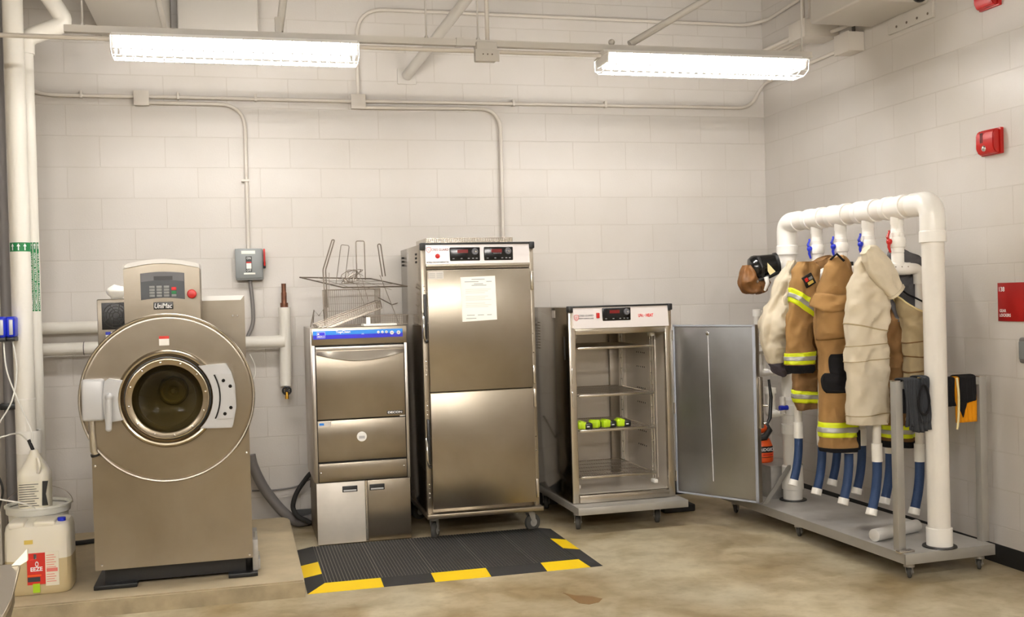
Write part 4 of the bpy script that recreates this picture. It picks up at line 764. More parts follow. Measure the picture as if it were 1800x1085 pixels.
for z, a, b in [(1.635, -2.535, -2.45), (1.62, -2.58, -2.49), (1.62, -2.44, -2.405), (1.606, -2.52, -2.46), (1.597, -2.535, -2.44), (1.39, -2.575, -2.51), (1.41, -2.57, -2.52), (1.41, -2.5, -2.46), (1.41, -2.44, -2.41)]: mb.box(a, b, TF - .0252, TF - .0245, z - .0018, z + .0018)
make('print', mb, 'key', p)
mb = MB()
for k in range(11):
    if k in (3, 7): continue
    mb.box(-2.575, -2.41 - .02 * (k % 3), TF - .0252, TF - .0245, 1.57 - .011 * k, 1.574 - .011 * k)
make('print', mb, 'pink', p)
mb = MB(); [mb.box(-2.82 + .0125, -2.82 + .0155, -.66, -.655, 1.2, 1.2) for k in range(0)]
# louvred tray on top
mb = MB()
for k in range(46): x = -2.79 + k * .0122; mb.box(x, x + .005, -.78, -.765, 1.866, 1.90)
mb.box(-2.795, -2.235, -.782, -.778, 1.898, 1.903); mb.box(-2.795, -2.235, -.4, -.396, 1.862, 1.903); mb.box(-2.797, -2.793, -.78, -.4, 1.862, 1.903); mb.box(-2.237, -2.233, -.78, -.4, 1.862, 1.903)
make('vent_grille', mb, 'steelb', t, label='slotted vent grille on top')
mb = MB()
for z in (1.8, 1.775, 1.75):
    mb.box(TX0 - .003, TX0 + .001, -.72, -.67, z, z + .012); mb.box(TX0 - .003, TX0 + .001, -.16, -.11, z, z + .012)
make('side_louver', mb, 'shadowgap', t); make('side_label', MB().box(TX0 - .0015, TX0 + .001, -.4, -.33, 1.77, 1.83), 'film', t)
for (x, y, a) in ((-2.8, -.80, 1.1), (-2.17, -.79, .35), (-2.8, -.15, .4), (-2.17, -.15, 1.0)): caster(t, x, y, .15, .055, a, .032)

# ---------------------------------------------------------------- short cabinet with open door
MX0, MX1, MF = -1.91, -1.2, -.9
t = thing('drying_cabinet', (-1.555, -.45, 0), 'short open stainless cabinet with wire shelves and open door on casters', 'cabinet')
th = .03
def shell(mb):
    mb.box(MX0, MX0 + th, MF + .01, -.08, .175, 1.44, .003); mb.box(MX1 - th, MX1, MF + .01, -.08, .175, 1.44, .003)
    mb.box(MX0 + th, MX1 - th, -.13, -.08, .175, 1.44); mb.box(MX0 + th, MX1 - th, MF + .01, -.13, 1.28, 1.44); mb.box(MX0 + th, MX1 - th, MF + .01, -.13, .175, .225)
make('body', (lambda mb: (shell(mb), mb)[1])(MB()), 'steels', t)
make('base_plate', MB().box(MX0 - .01, MX1 + .03, MF - .14, -.06, .125, .172, .003), 'alu', t)
mb = MB(); mb.box(MX0, MX0 + .045, MF - .005, MF + .03, .175, 1.44, .003); mb.box(MX1 - .045, MX1, MF - .005, MF + .03, .175, 1.44, .003); mb.box(MX0 + .045, MX1 - .045, MF - .005, MF + .03, 1.262, 1.31, .003); mb.box(MX0 + .045, MX1 - .045, MF - .015, MF + .03, .175, .225, .003); make('face_frame', mb, 'steelb', t)
make('top_trim', MB().box(MX0 + .01, MX1 - .01, MF - .02, MF + .04, 1.436, 1.447, .002), 'black', t)
mb = MB(); mb.box(MX0 - .004, MX0 + .028, MF - .024, MF + .03, 1.405, 1.448, .006); mb.box(MX1 - .028, MX1 + .004, MF - .024, MF + .03, 1.405, 1.448, .006); make('corner_cap', mb, 'black', t)
X0, X1 = MX0 + .028, MX1 - .028
make('control_fascia', MB().prism([(X0, MF + .02, 1.312), (X0, MF - .03, 1.302), (X0, MF - .012, 1.436), (X0, MF + .02, 1.436)], (1, 0, 0), X1 - X0), 'fascia', t, label='bright control fascia')
ctrl(t, -1.685, -1.49, 1.345, 1.43, MF - .018, -1.52, -1.602)
shield(t, -1.862, 1.373, MF - .024, .036); text('lettering', 'CRES GUARD', (-1.795, MF - .022, 1.385), 'ink', t, width=.1, size=.017, bold=.005); text('lettering', 'BODY ARMOR CARE', (-1.795, MF - .0235, 1.367), 'ink', t, width=.1, size=.009, bold=.03)
make('power_switch', MB().box(-1.726, -1.705, MF - .03, MF - .015, 1.366, 1.4, .003), 'red', t, label='red rocker switch')
text('lettering', 'UVc · HEAT', (-1.385, MF - .0225, 1.375), 'redi', t, width=.105, size=.028, bold=.03)
# added inner skin in pale steel, brightens the dark interior
mb = MB(); a, b = MX0 + th, MX1 - th
mb.box(a, a + .002, MF + .03, -.132, .226, 1.279); mb.box(b - .002, b, MF + .03, -.132, .226, 1.279); mb.box(a, b, -.134, -.131, .226, 1.279); mb.box(a, b, MF + .03, -.132, .225, .228); mb.box(a, b, MF + .03, -.132, 1.276, 1.279); make('liner', mb, 'liner', t, label='added inner liner, pale to make the interior look lit')
make('air_channel', MB().box(b - .14, b - .07, -.17, -.135, .23, 1.275, .004), 'steeld', t)
# racks
for x in (MX0 + .068, MX1 - .1):
    for ya, yb in ((MF + .09, MF + .13), (-.2, -.24)):
        mb = MB()
        for y in (ya, yb): mb.cyl((x, y, .27), (x, y, 1.25), .0035, 8)
        for k in range(13): z = .31 + .075 * k; mb.cyl((x, ya, z), (x, yb, z), .003, 6)
        make('shelf_rack', mb, 'chrome', t)
mb = MB()
for x in (MX0 + .068, MX1 - .1):
    for z in (.255, 1.235): mb.box(x - .014, x + .014, MF + .08, MF + .14, z, z + .022, .003)
make('rack_clip', mb, 'white', t)
mb = MB()
for zz in (.45, .55, .75, .85, 1.0, 1.1):
    for k in range(5): mb.box(MX1 - th - .004, MX1 - th - .002, -.36 - .035 * k, -.35 - .035 * k, zz, zz + .01)
make('vent_slot', mb, 'shadowgap', t)
mb = MB(); [mb.box(MX1 - th - .008, MX1 - th - .001, -.70 + .045 * k, -.67 + .045 * k, .27, 1.25, .003) for k in range(3)]; make('side_plate', mb, 'liner', t)
SH = [1.17, .86, .632, .328]
for z in SH:
    mb = MB(); x0, x1 = MX0 + .078, MX1 - .11; y0, y1 = MF + .05, -.17
    mb.box(x0, x1, y0 - .004, y0 + .006, z - .008, z + .008, .002); mb.cyl((x0, y1, z), (x1, y1, z), .004, 8); mb.cyl((x0, y0, z), (x0, y1, z), .004, 8); mb.cyl((x1, y0, z), (x1, y1, z), .004, 8)
    s_ = make('shelf', mb, 'steelb', t)
    mb = MB(); nw = 30
    for k in range(1, nw): x = x0 + (x1 - x0) * k / nw; mb.cyl((x, y0, z), (x, y1, z), .0016, 5)
    for k in range(1, 5): y = y0 + (y1 - y0) * k / 5; mb.cyl((x0, y, z - .004), (x1, y, z - .004), .003, 6)
    make('shelf_wires', mb, 'wire', s_)
for (x, y, a) in ((-1.87, -.87, 1.2), (-1.32, -.87, 1.3), (-1.87, -.15, 1.2), (-1.3, -.15, 1.2)): caster(t, x, y, .125, .046, a, .03)
# side details: louvre, slot
mb = MB(); mb.box(MX0 - .003, MX0 + .001, -.82, -.80, 1.1, 1.25); make('side_slot', mb, 'shadowgap', t); make('side_label', MB().box(MX0 - .002, MX0 + .001, -.62, -.55, 1.37, 1.42), 'film', t)
mb = MB(); [mb.box(MX0 - .004, MX0 + .001, -.2, -.15, 1.15 + .02 * k, 1.158 + .02 * k) for k in range(10)]; make('side_louver', mb, 'steeld', t)
mb = MB(); [mb.box(MX0 + .012, MX0 + .02, MF - .012, MF, z, z + .1, .002) for z in (.8, .95)]; make('hinge_clip', mb, 'chrome', t)
# door leaf, hinged at the right front edge
hx, hy = -1.185, -.89; ex, ey = -.868, -1.425
dv = Vector((ex - hx, ey - hy, 0)); L = dv.length; dv.normalize(); nv = Vector((dv.y, -dv.x, 0))   # normal to the camera side
if nv.y > 0: nv = -nv
Mx = Matrix((( dv.x, -nv.x, 0, hx), (dv.y, -nv.y, 0, hy), (0, 0, 1, 0), (0, 0, 0, 1)))
B_ = lambda x0, x1, y0, y1, z0, z1, b=0.: MB().box(x0, x1, y0, y1, z0, z1, b, 2, Mx)
d = make('door', B_(0, L, .006, .045, .195, 1.305, .003), 'steelv', t, label='open door seen from its inner side')
make('inner_panel', B_(.012, L - .02, 0, .012, .21, 1.29, .002), 'panel_al', d)
mb = MB()
for a in ((0, L, -.002, .004, .195, .207), (0, L, -.002, .004, 1.293, 1.305), (0, .012, -.002, .004, .195, 1.305), (L - .02, L, -.002, .004, .195, 1.305)): mb.box(*a, .001, 2, Mx)
make('gasket', mb, 'gelcoat', d, label='blue grey gasket')
mb = MB(); mb.tube([Mx @ Vector((L * .47, -.003, .3)), Mx @ Vector((L * .455, -.004, .8)), Mx @ Vector((L * .445, -.003, 1.235))], .0022, 6); make('center_bead', mb, 'guard', d)
make('door_plug', MB().lathe(Mx @ Vector((L * .44, 0, 1.25)), nv, [(0, .012), (.006, .012), (.008, .008)], 14), 'chrome', d)
h = make('latch', B_(L - .002, L + .022, .01, .045, .66, .98, .004), 'steelb', d)
mb = MB(); mb.tube([Mx @ Vector((L + .03, .06, .68)), Mx @ Vector((L + .04, .085, .72)), Mx @ Vector((L + .045, .095, .85)), Mx @ Vector((L + .035, .09, .96))], [.008, .012, .011, .008], 10); make('latch_handle', mb, 'black', d, label='black latch handle')
mb = MB(); [mb.cyl(Mx @ Vector((L, .045, z)), Mx @ Vector((L + .035, .07, z)), .009, 10) for z in (.69, .8)]; make('latch_pin', mb, 'chrome', d)
mb = MB(); [mb.cyl(Vector((hx + .002, hy + .002, z)), Vector((hx + .002, hy + .002, z + .07)), .007, 10) for z in (.27, .72, 1.2)]; make('hinge', mb, 'steelb', d)
# batteries / lights on the third shelf
def torch(x, y, z, a, label, s=1.):
    t = thing('cordless_battery', (x, y, z), label, 'battery', 'lime and black batteries on the cabinet shelf')
    R = Matrix.Translation((x, y, z)) @ Matrix.Rotation(a, 4, 'Z')
    make('shell', MB().box(-.045, .012, -.03, .04, .004, .052, .01, 3, R), 'lime', t, label='lime green shell'); make('strap', MB().box(-.03, -.008, -.032, .042, .012, .058, .006, 2, R), 'lime', t)
    make('terminal', MB().box(.0, .052, -.034, .036, 0, .044, .012, 3, R), 'black', t, label='black terminal block'); mb = MB(); mb.box(.012, .03, -.036, -.033, .018, .024, 0, 2, R); make('marking', mb, 'whitei', t)
zs = SH[2] + .006
torch(-1.792, MF + .09, zs, -.1, 'lime and black battery on shelf, leftmost and yellowest of the four')
torch(-1.695, MF + .13, zs, .9, 'lime battery on shelf, second from left, showing mostly green')
torch(-1.617, MF + .12, zs, .2, 'lime and black battery on shelf, third from left')
torch(-1.515, MF + .12, zs, .1, 'lime and black battery on shelf, rightmost of the four')
# small items at the cabinet feet
solo('rubber_wedge', MB().box(-1.165, -.93, -.62, -.5, .0, .05, .01), 'rubber', 'flat black rubber block on floor right of the short cabinet base', 'wedge')
solo('power_cord', MB().tube(smooth_path([(-2.105, -.1, .5), (-2.08, -.05, .47), (-2.0, -.05, .55), (-1.93, -.04, .65)], 8), .005, 8), 'black', 'black power cord kinked between the tall and short cabinets', 'cable')

# ---------------------------------------------------------------- floor mat
MX, MXR, MYF, MYB = -3.655, -2.03, -1.79, -.78
t = thing('anti_fatigue_mat', (-2.84, -1.28, 0), 'black ribbed rubber mat with yellow edge blocks in front of the dishwasher', 'floor mat')
ix0, ix1, iy0, iy1 = MX + .1, MXR - .1, MYF + .13, MYB
mb = MB(); hh = .016
mb.prism([(ix0, iy0, 0), (ix1, iy0, 0), (ix1, iy1, 0), (ix0, iy1, 0)], (0, 0, 1), hh - .003); make('base', mb, 'matgap', t)  # paler base shows as thin lines between the ribs
mb = MB(); nr = 78
for k in range(nr):
    x = ix0 + (ix1 - ix0) * (k + .5) / nr; w_ = .0138 if k % 16 else .011; mb.box(x - w_ / 2, x + w_ / 2, iy0, iy1, hh - .006, hh)
make('ribs', mb, 'rubber', t)
def ramp(p_, nm, m_, lab=None):  # quad: outer a,b on floor, inner c,d at height
    a, b, c, d = p_; mb = MB()
    A, B, C, D = [Vector((q[0], q[1], z)) for q, z in zip((a, b, c, d), (.001, .001, hh + .001, hh + .001))]; A0, B0, C0, D0 = [Vector((q[0], q[1], 0)) for q in (a, b, c, d)]
    V = [mb.bm.verts.new(v) for v in (A, B, C, D, A0, B0, C0, D0)]
    for f in ((0, 1, 2, 3), (4, 7, 6, 5), (0, 4, 5, 1), (1, 5, 6, 2), (2, 6, 7, 3), (3, 7, 4, 0)): mb.bm.faces.new([V[i] for i in f])
    return make(nm, mb, m_, t, label=lab, smooth=False)
fx = lambda f: MX + (MXR - MX) * f
def front(f0, f1, m_, lab=None):
    g = lambda f: min(max(fx(f), ix0), ix1)
    ramp(((fx(f0), MYF), (fx(f1), MYF), (g(f1), iy0), (g(f0), iy0)), 'edge_ramp', m_, lab)
front(0, .245, 'yellow', 'yellow edge block'); front(.245, .415, 'rubber'); front(.415, .605, 'yellow', 'yellow edge block'); front(.605, .8, 'rubber'); front(.8, .955, 'yellow', 'yellow edge block'); front(.955, 1, 'rubber')
def side(y0, y1, x_, xi, m_, lab=None): ramp(((x_, y0), (x_, y1), (xi, y1), (xi, y0)) if x_ > xi else ((x_, y1), (x_, y0), (xi, y0), (xi, y1)), 'edge_ramp', m_, lab)
ramp(((MXR, MYF), (MXR, iy0 + .12), (ix1, iy0 + .12), (ix1, iy0)), 'edge_ramp', 'rubber'); side(iy0 + .12, iy0 + .28, MXR, ix1, 'rubber'); side(iy0 + .28, iy0 + .55, MXR, ix1, 'yellow', 'yellow edge block'); side(iy0 + .55, iy1, MXR, ix1, 'rubber')
ramp(((MX, iy0 + .2), (MX, MYF), (ix0, iy0), (ix0, iy0 + .2)), 'edge_ramp', 'rubber'); side(iy0 + .2, iy0 + .48, MX, ix0, 'yellow', 'yellow edge block'); side(iy0 + .48, iy1, MX, ix0, 'rubber')
mb = MB(); P = [(-2.401, -2.227), (-2.372, -2.271), (-2.341, -2.304), (-2.285, -2.335), (-2.247, -2.391), (-2.283, -2.441), (-2.34, -2.461), (-2.381, -2.425), (-2.389, -2.35), (-2.391, -2.274)]
mb.prism([(x, y, .0003) for x, y in P[::-1]], (0, 0, 1), .0012); solo('floor_stain', mb, 'stain', 'brown wet stain on the concrete floor in front of the mat', 'stain', smooth=False)

# ---------------------------------------------------------------- gear drying rack (local u across, v towards the back wall)
AN = radians(2.46); RU = Vector((cos(AN), sin(AN), 0)); RVv = Vector((-sin(AN), cos(AN), 0)); RO = Vector((-.43, -2.57, 0))
def G(u, v, z): return RO + RU * u + RVv * v + Vector((0, 0, z))
GM = Matrix(((RU.x, RVv.x, 0, RO.x), (RU.y, RVv.y, 0, RO.y), (0, 0, 1, 0), (0, 0, 0, 1)))
def GB(*a, b=0., mb=None): mb = mb or MB(); mb.box(*a, b, 2, GM); return mb
t = thing('gear_drying_rack', (-.45, -1.8, 0), 'wheeled metal platform with large white pipe arch for drying gear along right wall', 'drying rack')
RACK = t
make('deck', GB(-.27, .285, -.07, 1.9, .136, .145), 'deck', t)
mb = MB(); GB(-.272, -.262, -.075, 1.9, .092, .144, mb=mb); GB(.277, .287, -.075, 1.9, .092, .144, mb=mb); GB(-.272, .287, -.078, -.068, .09, .144, b=.002, mb=mb); GB(-.272, .287, 1.895, 1.905, .092, .144, mb=mb); make('deck_rail', mb, 'alu', t)
for (u, v) in ((-.2, -.01), (.24, -.01), (-.2, 1.02), (.24, 1.02), (-.2, 1.8), (.24, 1.8)):
    q = G(u, v, 0); caster(t, q.x, q.y, .09, .032, .8, .02)
for v in (0, 1.4):
    make('post', MB().cyl(G(0, v, .15), G(0, v, 1.83), .057, 32), 'pvc', t)
    mb = MB(); mb.lathe(G(0, v, .145), (0, 0, 1), [(0, .066), (.1, .066), (.104, .058)] if v == 0 else [(0, .062), (.07, .062), (.073, .07), (.09, .07), (.22, .067), (.23, .058)], 32, False)
    make('pipe_coupling', mb, 'pvcf', t)
    if not v: mb = None
    else: mb = MB()
    if v: mb.lathe(G(0, v, .58), (0, 0, 1), [(0, .057), (0, .067), (.06, .068), (.065, .062), (.12, .062), (.125, .067), (.19, .067), (.19, .057)], 32, False); mb.lathe(G(0, v, .8), (0, 0, 1), [(0, .057), (0, .062), (.02, .062), (.02, .057)], 32, False); make('pipe_coupling', mb, 'pvcf', t)
    make('floor_gasket', MB().lathe(G(0, v, .145), (0, 0, 1), [(0, .088), (.006, .086), (.008, .066)], 32), 'black', t)
ZT = 1.952
mb = MB()
for v, v2 in ((0, .15), (1.4, 1.25)):
    mb = MB(); mb.tube(bend([G(0, v, 1.76), G(0, v, ZT), G(0, v2, ZT)], .12, 10), .064, 32); mb.lathe(G(0, v, 1.745), (0, 0, 1), [(0, .058), (0, .068), (.055, .068), (.06, .064)], 32, False); make('elbow', mb, 'pvcf', t)
make('manifold', MB().cyl(G(0, .12, ZT), G(0, 1.28, ZT), .058, 32), 'pvc', t)
ST = [1.06, .81, .545, .287]
for k, v in enumerate(ST):
    mb = MB(); mb.lathe(G(0, v - .085, ZT), RVv, [(0, .057), (0, .0655), (.04, .066), (.045, .062), (.125, .062), (.13, .066), (.17, .0655), (.17, .057)], 32, False)
    mb.lathe(G(0, v, ZT - .05), (0, 0, -1), [(0, .036), (.04, .036), (.045, .033), (.07, .033)], 24); make('tee_fitting', mb, 'pvcf', t)
    mb = MB(); mb.lathe(G(0, v, 1.845), (0, 0, -1), [(0, .029), (.01, .033), (.03, .034), (.032, .037), (.055, .037), (.06, .042), (.085, .046), (.11, .042), (.115, .035), (.14, .035), (.145, .03), (.17, .03)], 28); vb = make('ball_valve', mb, 'pvcf', t)
    c = G(-.052, v, 1.765); mb = MB(); mb.cyl(G(-.035, v, 1.765), c, .012, 12); mb.sphere(c, .017)
    mb.tube([c + Vector((-.0, 0, .005)), c + Vector((-.012, 0, .025)), c + Vector((0, 0, .05)), c + Vector((0, 0, .062))], [.009, .008, .006, .006], 8); mb.tube([c, c + Vector((-.004, 0, -.03)), c + Vector((.006, 0, -.06))], [.009, .008, .006], 8)
    make('valve_handle', mb, 'red' if k == 3 else 'blue', vb, label='red valve handle' if k == 3 else 'blue valve handle')
    # cross arm, two down pipes, two hoses
    mb = MB(); mb.tube([G(0, v, 1.70), G(0, v, 1.62)], .034, 24); mb.lathe(G(-.075, v, 1.615), RU, [(0, .034), (.03, .034), (.031, .036), (.12, .036), (.121, .034), (.15, .034)], 24)
    mb.tube(bend([G(.06, v, 1.615), G(.135, v, 1.613), G(.138, v, 1.53)], .05, 8), .031, 20); mb.tube(bend([G(-.06, v, 1.615), G(-.135, v, 1.613), G(-.138, v, 1.53)], .05, 8), .031, 20)
    make('cross_arm', mb, 'pvcf', t)
    mb = MB()
    for a_ in (0.02, .06, .1): mb.lathe(G(a_ - .06, v, 1.625) - RVv * .035, -RVv, [(0, .0035), (.001, .0035)], 8)
    make('drill_hole', mb, 'wired', t)
    for s in (-1, 1):
        u0 = s * .138; sh = -.025; jz = .66 - .012 * k + (.02 if s < 0 else 0)
        make('down_pipe', MB().cyl(G(u0, v, 1.55), G(u0 + sh, v, jz), .023, 16), 'pvc', t)
        mb = MB(); mb.lathe(G(u0 + sh, v, jz + .02), (0, 0, -1), [(0, .024), (0, .029), (.1, .029), (.1, .024)], 20, False); make('pipe_coupling', mb, 'pvcf', t)
        p_ = [G(u0 + sh, v, jz - .06), G(u0 + sh - .003, v, jz - .16), G(u0 + sh - .018, v, jz - .26), G(u0 + sh - .045, v - .005, jz - .345)]
        h = make('hose', MB().tube(smooth_path(p_, 8), .0255, 18), 'hose', t, label='navy blue hose')
        e = p_[-1]; dd = (p_[-1] - p_[-2]).normalized(); mb = MB(); mb.lathe(e - dd * .012, dd, [(0, .026), (0, .03), (.035, .031), (.038, .027)], 20); make('hose_end', mb, 'pvcf', h)
# guard frame at the front end
for u in (-.238, .29): make('frame_post', GB(u - .022, u + .022, -.01, .034, .145, 1.025, b=.002), 'alu', t)
make('frame_rail', GB(-.216, .268, -.006, .03, .985, 1.025, b=.002), 'alu', t)
mb = MB()
for u in (-.238, .29): GB(u - .022, u + .022, -.012, .036, 1.024, 1.03, b=.001, mb=mb)
GB(-.29, -.2, -.06, -.02, .145, .158, b=.003, mb=mb); make('post_cap', mb, 'chrome', t)
# side arms at the rear post for gloves, with blue valves
for z, L_, ln in ((1.24, .235, .13), (.985, .225, .16), (.715, .165, .15)):
    mb = MB(); mb.tube([G(-.05, 1.4, z + .0), G(-.11, 1.4, z - .005), G(-L_ + .03, 1.4, z)], .019, 14); mb.tube(bend([G(-L_ + .06, 1.4, z), G(-L_, 1.4, z), G(-L_, 1.4, z + .05)], .025, 6), .024, 14); mb.lathe(G(-L_ + .045, 1.42, z + ln - .02), (0, 0, 1), [(0, .021), (0, .024), (.035, .024), (.037, .019)], 16); mb.lathe(G(-L_, 1.4, z + ln - .02), (0, 0, 1), [(0, .021), (0, .026), (.045, .026), (.047, .019)], 16); make('glove_arm', mb, 'pvcf', t)
    mb = MB(); mb.cyl(G(-L_, 1.4, z + .04), G(-L_, 1.4, z + ln), .019, 14); mb.cyl(G(-L_ + .045, 1.42, z), G(-L_ + .045, 1.42, z + ln), .016, 14); mb.cyl(G(-.085, 1.36, z), G(-.085, 1.36, z + .11), .018, 14); make('glove_nozzle', mb, 'pvc', t)
    mb = MB(); q = G(-.085, 1.35, z + .04); mb.cyl(q - RU * .028, q + RU * .028, .016, 14); make('valve_handle', mb, 'blue', t, label='blue valve handle')
# upper rear arm that carries the mask
mb = MB(); mb.tube(bend([G(-.05, 1.4, 1.69), G(-.17, 1.4, 1.69), G(-.2, 1.4, 1.6)], .03, 6), .02, 14); make('mask_arm', mb, 'pvcf', t)
# corner gusset bracket on the deck
make('brace_bar', MB().prism([G(-.262, 1.34, .146), G(-.225, 1.34, .146), G(-.052, 1.335, .36), G(-.052, 1.335, .385), G(-.07, 1.335, .385)], RVv, .006), 'alu', t)

t = thing('steel_box', (-.5, -.93, .145), 'galvanised sheet metal box behind the rear pipe post on the platform', 'metal box')
make('body', GB(-.115, .12, 1.475, 1.86, .146, .355, b=.003), 'galv', t); make('lid', GB(-.12, .125, 1.472, 1.865, .353, .362, b=.002), 'galv', t)
t = thing('air_blower', (-.58, -.95, .38), 'orange and black blower on the galvanised box, partly behind the open door', 'blower')
cb = G(-.068, 1.67, .363)
mb = MB(); mb.lathe(cb, (0, 0, 1), [(0, .07), (.008, .078), (.06, .08), (.11, .075), (.15, .058), (.17, .04)], 32); make('body', mb, 'orange', t, label='orange body')
make('top_dome', MB().sphere(cb + Vector((.0, 0, .225)), .045, 1, 1, .8), 'orange', t)
mb = MB(); mb.tube([cb + Vector((-.06, -.03, .155)), cb + Vector((0, -.055, .17)), cb + Vector((.05, -.03, .21)), cb + Vector((.04, 0, .255))], [.02, .024, .02, .012], 12); make('collar', mb, 'black', t)
mb = MB(); mb.lathe(cb + Vector((0, 0, .035)), (0, 0, 1), [(0, .0792), (.075, .0792)], 32, False)
for f in list(mb.bm.faces):
    c_ = f.calc_center_median() - cb
    if not (c_.y < -.02 and c_.x < .055): mb.bm.faces.remove(f)
make('label', mb, 'black', t, label='black label with white lettering')
text('lettering', 'RIDGID', cb + Vector((.0, -.0812, .09)), 'whitei', t, width=.1, size=.028, bold=.03)
mb = MB(); mb.box(cb.x - .03, cb.x + .04, cb.y - .081, cb.y - .079, cb.z + .05, cb.z + .058); make('lettering', mb, 'redlab', t)

# spiral duct lying on the deck
mb = MB(); a, b = G(-.245, .22, .179), G(.12, .33, .179); n = 90; P = [a.lerp(b, k / n) for k in range(n + 1)]
mb.tube(P, [.0325 + (.002 if k % 2 else 0) if 0 < k < n else .026 for k in range(n + 1)], 24)
solo('flexible_duct', mb, 'ductf', 'silver corrugated duct lying across the platform behind the front post', 'duct')

# ---------------------------------------------------------------- garments
class Cloth:
    def __init__(s, sec, b, seed=0, amp=.012, fold=3, wr=.006, p=2.3):
        s.sec = [Vector((x, y, z)) for x, y, z, a in sec]; s.a = [q[3] for q in sec]; s.b = b if isinstance(b, (list, tuple)) else [b] * len(sec)
        s.seed = seed; s.amp = amp; s.fold = fold; s.wr = wr; s.p = p
    def at(s, t):
        n = len(s.sec); t = min(max(t, 0), n - 1 - 1e-6); i = int(t); f = t - i
        P = s.sec; a, b, c, d = P[max(0, i - 1)], P[i], P[i + 1], P[min(n - 1, i + 2)]
        q = .5 * ((2 * b) + (c - a) * f + (2 * a - 5 * b + 4 * c - d) * f * f + (3 * b - a - 3 * c + d) * f ** 3)
        g = f * f * (3 - 2 * f); return q, s.a[i] * (1 - g) + s.a[i + 1] * g, s.b[i] * (1 - g) + s.b[i + 1] * g
    def surf(s, t, th, off=0.):
        c, a, b = s.at(t); c0, _, _ = s.at(t - .02); c1, _, _ = s.at(t + .02); T = (c1 - c0); T.y = 0; T.normalize() if T.length > 1e-6 else T
        if T.length < .5: T = Vector((0, 0, -1))
        V = Vector((0, -1, 0)); U = V.cross(T); U.normalize()
        ct, st = cos(th), sin(th); k = 1 / ((abs(ct) ** s.p + abs(st) ** s.p) ** (1 / s.p))
        fo = sin(s.fold * th + s.seed + t * .5) * .6 + sin((s.fold + 2) * th + s.seed * 2.3 - t * .8) * .4
        q = c + U * (ct * k * a) + V * (st * k * b); n_ = (U * ct * b + V * st * a); n_.normalize()
        z = q.z; w1 = noise.noise(Vector((q.x * 7 + s.seed * 3, s.seed + th, z * 13))) + .5 * noise.noise(Vector((q.x * 22 + s.seed, th * 2, z * 34 + s.seed * 7))) + .9 - 2.2 * abs(noise.noise(Vector((q.x * 6 + z * 3, s.seed + th * .8, z * 8 - q.x * 5))))
        edge = min(1, abs(st) * 1.15 + .04)
        return q + n_ * (fo * s.amp * edge + w1 * s.wr * 1.6 * edge + off)
    def mesh(s, t0=0., t1=None, off=0., th0=0., th1=2 * pi, nt=60, nth=72, cap0=True, cap1=False, tilt=0., shape=None):
        t1 = len(s.sec) - 1 if t1 is None else t1; mb = MB(); closed = abs(th1 - th0 - 2 * pi) < 1e-6
        rows = []
        for i in range(nt + 1):
            row = []
            for j in range(nth if closed else nth + 1):
                th = th0 + (th1 - th0) * j / nth; u = i / nt; tt = t0 + (t1 - t0) * u + tilt * cos(th)
                o_ = off
                if shape: tt, th, o_ = shape(u, j / nth, tt, th, off)
                row.append(mb.bm.verts.new(s.surf(tt, th, o_)))
            rows.append(row)
        m_ = len(rows[0])
        for i in range(nt):
            for j in range(m_ if closed else m_ - 1): mb.bm.faces.new((rows[i][j], rows[i][(j + 1) % m_], rows[i + 1][(j + 1) % m_], rows[i + 1][j]))
        if closed and cap0: mb.bm.faces.new(rows[0][::-1])
        if closed and cap1: mb.bm.faces.new(rows[-1])
        return mb
    def tz(s, z):
        lo, hi = 0, len(s.sec) - 1
        for _ in range(30):
            mid = (lo + hi) / 2
            if s.at(mid)[0].z > z: lo = mid
            else: hi = mid
        return lo
    def th_x(s, t, x):       # angle on the front side whose x matches
        c, a, b = s.at(t); v = max(-1, min(1, (x - c.x) / a)); return math.acos(v)
def cpart(name, mb, m_, par, label=None, solid=.003):
    o = make(name, mb, m_, par, label=label)
    if solid: md = o.modifiers.new('thickness', 'SOLIDIFY'); md.thickness = solid; md.offset = -1
    return o
def stripe(cl, z0, z1, par, tilt=0., off=.004, **k):
    t0, t1 = cl.tz(z0), cl.tz(z1); q = (t1 - t0)
    o = cpart('reflective_stripe', cl.mesh(t0, t1, off, nt=8, tilt=tilt, cap0=False, **k), 'limeband', par, 'lime yellow stripe')
    cpart('reflective_tape', cl.mesh(t0 + q * .33, t0 + q * .67, off + .003, nt=4, tilt=tilt, cap0=False, **k), 'silverband', o, 'silver tape')
def patch(cl, z0, z1, x0, x1, off=.006, nt=16, nth=16, round_=0.):
    t0, t1 = cl.tz(z0), cl.tz(z1); mb = MB(); rows = []
    for i in range(nt + 1):
        row = []; u = i / nt; tt = t0 + (t1 - t0) * u; c, a, b = cl.at(tt); ww = 1 - round_ * (abs(2 * u - 1) ** 3)
        xm = (x0 + x1) / 2; xa, xb = xm + (x0 - xm) * ww, xm + (x1 - xm) * ww
        for j in range(nth + 1):
            x = xa + (xb - xa) * j / nth; th = cl.th_x(tt, x); e = min(1, 6 * min(u, 1 - u, j / nth, 1 - j / nth) + .0); row.append(mb.bm.verts.new(cl.surf(tt, th, off * (.3 + .7 * e))))
        rows.append(row)
    for i in range(nt):
        for j in range(nth): mb.bm.faces.new((rows[i][j], rows[i][j + 1], rows[i + 1][j + 1], rows[i + 1][j]))
    return mb

